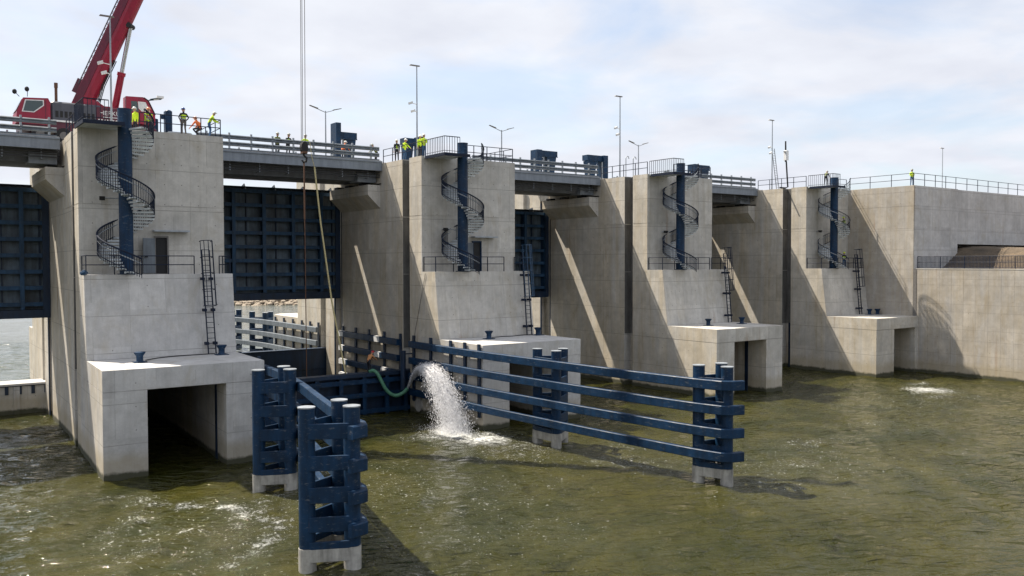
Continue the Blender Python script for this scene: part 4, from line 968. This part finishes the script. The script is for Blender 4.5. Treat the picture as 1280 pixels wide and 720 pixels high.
# hose
hp = [(20.9, 4.5, 3.75), (21.15, 4.2, 3.85), (21.35, 3.85, 3.6), (21.6, 3.6, 2.9), (21.95, 3.4, 2.1), (22.5, 3.2, 1.62), (23.0, 3.05, 1.6), (23.45, 2.9, 1.85), (23.75, 2.75, 2.2)]
hp = soft(hp, 2)
t = thing('water_hose', 'green ribbed hose looping off the stoplog and spouting water', 'hose', (20.9, 4.5, 3.7))
b = MB(); b.path(hp, .155, 10); b.build('hose_tube', HOSE, t, True)
rb = MB()
for k in range(1, len(hp)-1):
    a_, c_ = Vector(hp[k]), Vector(hp[k+1]); d_ = (c_-a_).normalized()*.04; rb.path([a_-d_, a_+d_], .168, 8)
rb.build('hose_rib', HOSE, t, True)

# loose cables and small fittings
for i, pts, lb in ((0, [(.2, -3.6, 6.83), (1.2, -2.4, 6.82), (2.6, -2.0, 6.82), (4.0, -1.9, 6.82), (5.2, -2.0, 6.83)], 'thin black cable along the foot of the nearest pier front'),
                   (1, [(.9, -3.0, 6.83), (2.2, -2.3, 6.82), (3.6, -2.6, 6.82), (4.8, -2.1, 6.82), (6.0, -2.4, 6.83)], 'thin black cable lying on the second culvert roof')):
    b = MB(XF(i)); b.path(soft(pts, 2), .035, 5); tag(b.build('cable', BLACK), lb, 'cable')
b = MB(); b.path([(X2-.05, 1.0, 12.4), (X2-.06, 2.4, 8.5), (X2-.06, 3.3, 6.0)], .016, 5); tag(b.build('cable', BLACK), 'thin slanting cable on the side of the second pier', 'cable')
b = MB(); b.cyl((X2-.16, 2.2, .75), (X2+.02, 2.2, .75), .62, 24); tag(b.build('outlet_cover', PEEL), 'round pale outlet cover near the water beside the green hose', 'cover')
for k in range(3):
    b = MB(); a0 = P0-D*.6-side*(.3-.25*k)+dn*.75; b.path([ca+Vector((-.8, -.3+.25*k, .2)), a0+dn*.35, a0+D*2.2, a0+D*4.5], .04, 5); b.build('hydraulic_hose', BLACK, boom)

# ------------------------------------------------------------------ water spray
def spray():
    V = []; F = []; o = 0
    E_ = np.array([23.75, 2.75, 2.25])
    octv = np.array([(1, 0, 0), (-1, 0, 0), (0, 1, 0), (0, -1, 0), (0, 0, 1), (0, 0, -1)], float)
    octf = [(0, 2, 4), (2, 1, 4), (1, 3, 4), (3, 0, 4), (2, 0, 5), (1, 2, 5), (3, 1, 5), (0, 3, 5)]
    def put(p, r, vdir, st):
        nonlocal o
        q = octv*r*np.array([rng.uniform(.6, 1.3), rng.uniform(.6, 1.3), rng.uniform(.6, 1.3)])
        q = q+np.outer((q@vdir), vdir)*st
        V.extend((q+p).tolist()); F.extend([(a+o, b_+o, c+o) for a, b_, c in octf]); o += 6
    strands = [(rng.normal(0, .055), rng.normal(0, .12), rng.normal(0, .04)) for _ in range(90)]
    def traj(sa, sb, sc_, t_, j=0.0):
        v = np.array([-.75*(1+sb*4)+rng.normal(0, j*.2), -6.1*(1+sa)*(1+sc_), 6.5*(1+.6*sa)])
        return E_+v*t_+np.array([0, 0, -4.9])*t_*t_, v+np.array([0, 0, -9.8])*t_
    for _ in range(60000):
        sa, sb, sc_ = strands[rng.integers(90)]; t_ = 1.66*rng.random()**.9
        p, vel = traj(sa+rng.normal(0, .02), sb, sc_, t_, 1.0)
        p = p+rng.normal(0, .03+.065*t_, 3)*np.array([1, 1, 1.3])
        if rng.random() < .16: p = p+rng.normal(0, .28, 3)*t_
        if p[2] < -.02: continue
        if p[0] > 23.95: p[0] = 23.95-rng.random()*.3
        vel = vel/np.linalg.norm(vel)
        put(p, rng.uniform(.008, .02)*(1+.8*(rng.random() < .08)), vel, rng.uniform(.5, 5.5))
    # connected ropes of water
    for sa, sb, sc_ in strands:
        t0 = rng.uniform(0, .35); t1 = t0+rng.uniform(.35, .95); n_ = 12; pts = []
        for q in range(n_+1):
            p, vel = traj(sa, sb, sc_, t0+(t1-t0)*q/n_); pts.append(p+rng.normal(0, .035, 3))
        m_ = MB(); m_.path([tuple(p) for p in pts if p[2] > 0], [float(.045*rng.uniform(.3, 1.2)) for p in pts if p[2] > 0], 5)
        F.extend([tuple(q+o for q in f) for f in m_.f]); V.extend([list(v) for v in m_.v]); o += len(m_.v)
    for _ in range(2600):            # splash where it lands
        a = rng.uniform(0, 6.28); r = abs(rng.normal(0, 1.0)); p = np.array([22.2+r*math.cos(a)*1.0, -7.0+r*math.sin(a)*1.8, abs(rng.normal(0, .28))*max(0, 1.3-r*.5)])
        put(p, rng.uniform(.012, .032), np.array([0, 0, 1.]), .3)
    me = bpy.data.meshes.new('water_spray'); me.from_pydata((np.array(V)*U).tolist(), [], F); me.update(); me.materials.append(DROP)
    ob = bpy.data.objects.new('water_spray', me); col.objects.link(ob); struct(ob, 'stuff')
    ob['label'] = 'white jet of water bursting from the green hose and falling into the channel'
spray()

# ------------------------------------------------------------------ people
MATS = {}
def person(loc, heading, label, top=HIVIS, legs=JEANS, helmet=HWHITE, vest=None, lean=0, arms='down', crouch=0, H=2.0, group='workers in high visibility clothing', stride=0, sleeves=None, turn=0):
    k = H/1.80
    t = thing('person', label, 'person', loc, group, heading)
    ln = math.radians(lean)
    ph = .96-.5*crouch
    hipc = Vector((0, -.12*math.sin(ln)-.1*crouch, ph))
    def T_(h, x=0, f=0): return hipc+Vector((x, math.sin(ln)*h+math.cos(ln)*f, math.cos(ln)*h-math.sin(ln)*f))
    V = []; E = []; Rr = []; seg = []
    def vtx(p, r, r2=None): V.append(Vector(p)*k); Rr.append((r*k, (r2 or r)*k)); return len(V)-1
    def edge(a, b_, m): E.append((a, b_)); seg.append((a, b_, m))
    pe = vtx(hipc, .155, .125); sp_ = vtx(T_(.2), .145, .115); ch = vtx(T_(.40), .175, .125); nb = vtx(T_(.52), .075); nk = vtx(T_(.58), .058)
    hd0 = T_(.66, 0, .015); hd1 = T_(.77, 0, .02); h0 = vtx(hd0, .082, .09); h1 = vtx(hd1, .088, .098); h2_ = vtx(T_(.85, 0, .01), .06, .065)
    edge(pe, sp_, 'top'); edge(sp_, ch, 'top'); edge(ch, nb, 'top'); edge(nb, nk, 'skin'); edge(nk, h0, 'skin'); edge(h0, h1, 'skin'); edge(h1, h2_, 'skin')
    ns = vtx(hd0+Vector((0, .105, .02)), .017); edge(h0, ns, 'skin')
    ch2 = vtx(hd0+Vector((0, .06, -.06)), .03); edge(h0, ch2, 'skin')
    for s_ in (-1, 1):
        er = vtx(hd0+Vector((s_*.095, -.005, .03)), .018); edge(h0, er, 'skin')
        hp_ = vtx(hipc+Vector((s_*.10, 0, -.05)), .1); edge(pe, hp_, 'legs')
        st = stride*s_
        if crouch > .3: kn = Vector((s_*.15, .34, .46-.06*s_)); an = Vector((s_*.13, .02+.1*s_, .1))
        else: kn = Vector((s_*.11, .03+.02*crouch+st*.7+.02, .5)); an = Vector((s_*.12, -.03+st*.6-(.12 if st < 0 else 0), .1+(.04 if st < 0 else 0)))
        k1 = vtx(kn, .066); a1 = vtx(an, .05); he = vtx(an+Vector((0, -.03, -.05)), .045); to = vtx(an+Vector((s_*.02, .16, -.065)), .036)
        edge(hp_, k1, 'legs'); edge(k1, a1, 'legs'); edge(a1, he, 'boot'); edge(a1, to, 'boot')
        sh0 = T_(.46, s_*.19, 0); sh = vtx(sh0, .075); edge(ch, sh, 'top')
        mode = arms[0 if s_ < 0 else 1] if isinstance(arms, tuple) else arms
        ua, fa = {'down': ((s_*.1, -.02, -1), (s_*.05, .16, -1)), 'rail': ((s_*.12, .55, -.8), (-s_*.1, .85, -.35)), 'cross': ((s_*.15, .2, -1), (-s_*.85, .5, .1)), 'wide': ((s_*.6, .3, -.8), (s_*.45, .45, -.75)),
                  'hips': ((s_*.55, -.1, -.85), (-s_*.45, .35, -.6)), 'reach': ((s_*.1, .7, -.7), (0, .8, -.6)), 'up': ((s_*.3, .8, .2), (0, .6, .8)), 'phone': ((s_*.2, .35, -.9), (-s_*.3, .5, .75))}[mode]
        el0 = sh0+Vector(ua).normalized()*.29; fd = Vector(fa).normalized(); wr0 = el0+fd*.25
        el = vtx(el0, .05); wr = vtx(wr0, .034); pa = vtx(wr0+fd*.07, .036, .022)
        edge(sh, el, 'top'); edge(el, wr, 'sleeve'); edge(wr, pa, 'skin')
        sx_ = fd.cross(Vector((0, 0, 1)) if abs(fd.z) < .9 else Vector((0, 1, 0))).normalized(); cu_ = sx_.cross(fd).normalized()
        for q, (of, lg) in enumerate(((-.03, .07), (-.01, .082), (.01, .078), (.03, .062))):
            kb = wr0+fd*.105+sx_*of; a_ = vtx(kb, .0105); b_ = vtx(kb+fd*lg*.55-cu_*.01, .0095); c_ = vtx(kb+fd*lg*.9-cu_*.035, .008)
            edge(pa, a_, 'skin'); edge(a_, b_, 'skin'); edge(b_, c_, 'skin')
        tb = vtx(wr0+fd*.06+sx_*.045*s_, .012); tt = vtx(wr0+fd*.1+sx_*.06*s_-cu_*.02, .01); edge(pa, tb, 'skin'); edge(tb, tt, 'skin')
    def skin(V_, E_, R_, nm):
        me = bpy.data.meshes.new(nm); me.from_pydata([tuple(v*U) for v in V_], E_, []); me.update()
        o = bpy.data.objects.new(nm, me); col.objects.link(o); md = o.modifiers.new('skin', 'SKIN'); sb = o.modifiers.new('sub', 'SUBSURF'); sb.levels = 1; sb.render_levels = 1
        for sv, r in zip(me.skin_vertices[0].data, R_): sv.radius = (r[0]*U, r[1]*U)
        me.skin_vertices[0].data[0].use_root = True
        dg = bpy.context.evaluated_depsgraph_get(); out = bpy.data.meshes.new_from_object(o.evaluated_get(dg)); bpy.data.objects.remove(o); out.name = nm
        out.polygons.foreach_set('use_smooth', [True]*len(out.polygons)); return out
    me = skin(V, E, Rr, 'body')
    ms = {'top': top, 'legs': legs, 'skin': SKIN, 'boot': BOOT, 'sleeve': sleeves or top}; keys = list(ms); me.materials.clear()
    for q in keys: me.materials.append(ms[q])
    A = np.array([V[a] for a, _, _ in seg]); B = np.array([V[b_] for _, b_, _ in seg]); cen = np.array([p.center for p in me.polygons])/U
    AB = B-A; l2 = (AB**2).sum(1); tt_ = np.clip(((cen[:, None]-A)*AB).sum(2)/l2, 0, 1); dd = np.linalg.norm(cen[:, None]-(A+tt_[..., None]*AB), axis=2)
    rs = np.array([(Rr[a][0]+Rr[b_][0])/2 for a, b_, _ in seg]); best = (dd-rs*.7).argmin(1)
    for p, bi in zip(me.polygons, best): p.material_index = keys.index(seg[bi][2])
    link(me, 'body', t, None, True)
    if vest:
        vv = [hipc+Vector((0, 0, .0)), T_(.2), T_(.40), T_(.5)]; ve = [(0, 1), (1, 2), (2, 3)]; vr = [(.172, .142), (.162, .132), (.19, .142), (.1, .08)]
        for s_ in (-1, 1):
            vv.append(T_(.46, s_*.17)); ve.append((2, len(vv)-1)); vr.append((.09, .09))
        vm = skin([v*k for v in vv], ve, [(a*k, c*k) for a, c in vr], 'vest'); vm.materials.clear(); vm.materials.append(vest); vo = link(vm, 'vest', t, None, True)
        b_ = MB()
        for hgt in (.1, .25):
            c_ = T_(hgt)*k; b_.loft([[tuple(c_+Vector((math.cos(a)*.178*k, math.sin(a)*.15*k, z*k))) for a in np.linspace(0, 6.283, 14)[:-1]] for z in (-.02, .02)])
        b_.build('reflective_band', REFL, vo, True, local=True)
    hm = MB(); hc = (hd1+Vector((0, 0, .015)))*k; hm.ball(hc, .128*k, 12, 5, 1.0, True)
    br = [[tuple(hc+Vector((math.cos(a)*r*k, math.sin(a)*r*k*1.12+.015*k, z*k))) for a in np.linspace(0, 6.283, 13)[:-1]] for r, z in ((.12, .012), (.155, .0), (.155, -.01), (.12, -.006))]
    hm.loft(br); hm.build('helmet', helmet, t, True, local=True)
    ey = MB()
    for s_ in (-1, 1): ey.ball((hd0+Vector((s_*.035, .085, .045)))*k, .013*k, 6, 4)
    ey.build('eye', HAIR, t, True, local=True)
    return t
def hd(d): return math.radians(d)
z1, z2, z4 = ZT[0], ZT[1], ZT[3]
person((4.65, 2.35, z1), hd(10), 'man seen from behind in yellow vest, grey trousers and blue helmet on the nearest pier', DARK, GREY, HBLUE, HIVIS, 4, 'hips')
person((6.55, 2.3, z1), hd(-100), 'man in yellow jacket, blue jeans and white helmet leaning on the railing corner', HIVIS, JEANS, HWHITE, None, 28, 'rail')
person((5.75, 2.5, z1), hd(30), 'crouching worker in orange clothes between the two men on the nearest pier', ORANGE, DARK, HORA, None, 30, 'reach', .75)
person((2.3, 3.0, z1), hd(160), 'worker in yellow and orange jacket behind the stair railing by the crane cab', HIVIS, DARK, HORA, ORANGE, 6, 'down', .25)
person((1.45, 3.2, z1), hd(120), 'worker in yellow half hidden behind the top of the nearest stair pole', HIVIS, DARK, HWHITE, None, 10, 'down', .3)
person((14.96, 10.6, 22.95), hd(170), 'man in olive jacket behind the guard rail, leftmost of three', OLIVE, DARK, HGREY, None, 14, 'rail')
person((15.95, 10.6, 22.95), hd(185), 'man in yellow vest over dark clothes, middle of three behind the guard rail', DARK, DARK, HGREY, HIVIS, 14, 'rail')
person((17.5, 10.45, 22.95), hd(180), 'bare armed man in yellow vest leaning on the guard rail beside the crane ropes', HIVIS, DARK, HGREY, HIVIS, 8, 'wide', sleeves=SKIN)
person((21.6, 11.2, 22.95), hd(-60), 'worker in orange with white helmet behind the guard rail below the navy hoist', ORANGE, DARK, HWHITE, None, 30, 'reach')
person((25.2, 11.5, 22.95), hd(90), 'worker in muted green bent low behind the guard rail near the second pier', OLIVE, DARK, HGREY, None, 35, 'reach')
person((25.35, 6.1, z2), hd(200), 'man in yellow jacket and blue jeans at the left edge of the second pier', HIVIS, JEANS, HWHITE, None, 12, 'reach')
person((25.05, 7.0, z2), hd(150), 'man in dark clothes beside the yellow jacket on the second pier', DARK, DARK, HWHITE, HIVIS, 8, 'down')
person((25.35, 2.5, z2), hd(160), 'man in bright yellow jacket standing at the front corner of the second pier', HIVIS, JEANS, HWHITE, None, 6, 'cross')
person((25.45, 3.4, z2), hd(190), 'man in yellow behind the front corner man on the second pier', HIVIS, DARK, HWHITE, None, 4, 'down')
person((79.75, -.7, z4), hd(-70), 'worker in dark clothes stooping on the stair landing of the last pier', DARK, DARK, HGREY, OLIVE, 42, 'reach', 0, stride=.12)
person((83.75, -.62, 16.95), hd(60), 'worker in dark green and yellow climbing the last spiral stair', OLIVE, DARK, HIVIS, HIVIS, 8, 'rail', stride=.1)
person((84.6, -.05, 12.56), hd(130), 'worker in yellow vest and jeans on the lowest platform of the last pier', DARK, JEANS, HIVIS, HIVIS, 6, 'reach')
person((WX+.75, -6.5, 22.67), hd(140), 'lone man in yellow jacket and dark jeans standing at the abutment corner', HIVIS, JEANS, HGREY, None, 2, 'cross')
person((20.85, 4.55, 3.67), hd(-75), 'worker in faded orange with red helmet bending over the green hose', TAN, DARK, HRED, None, 38, 'reach')
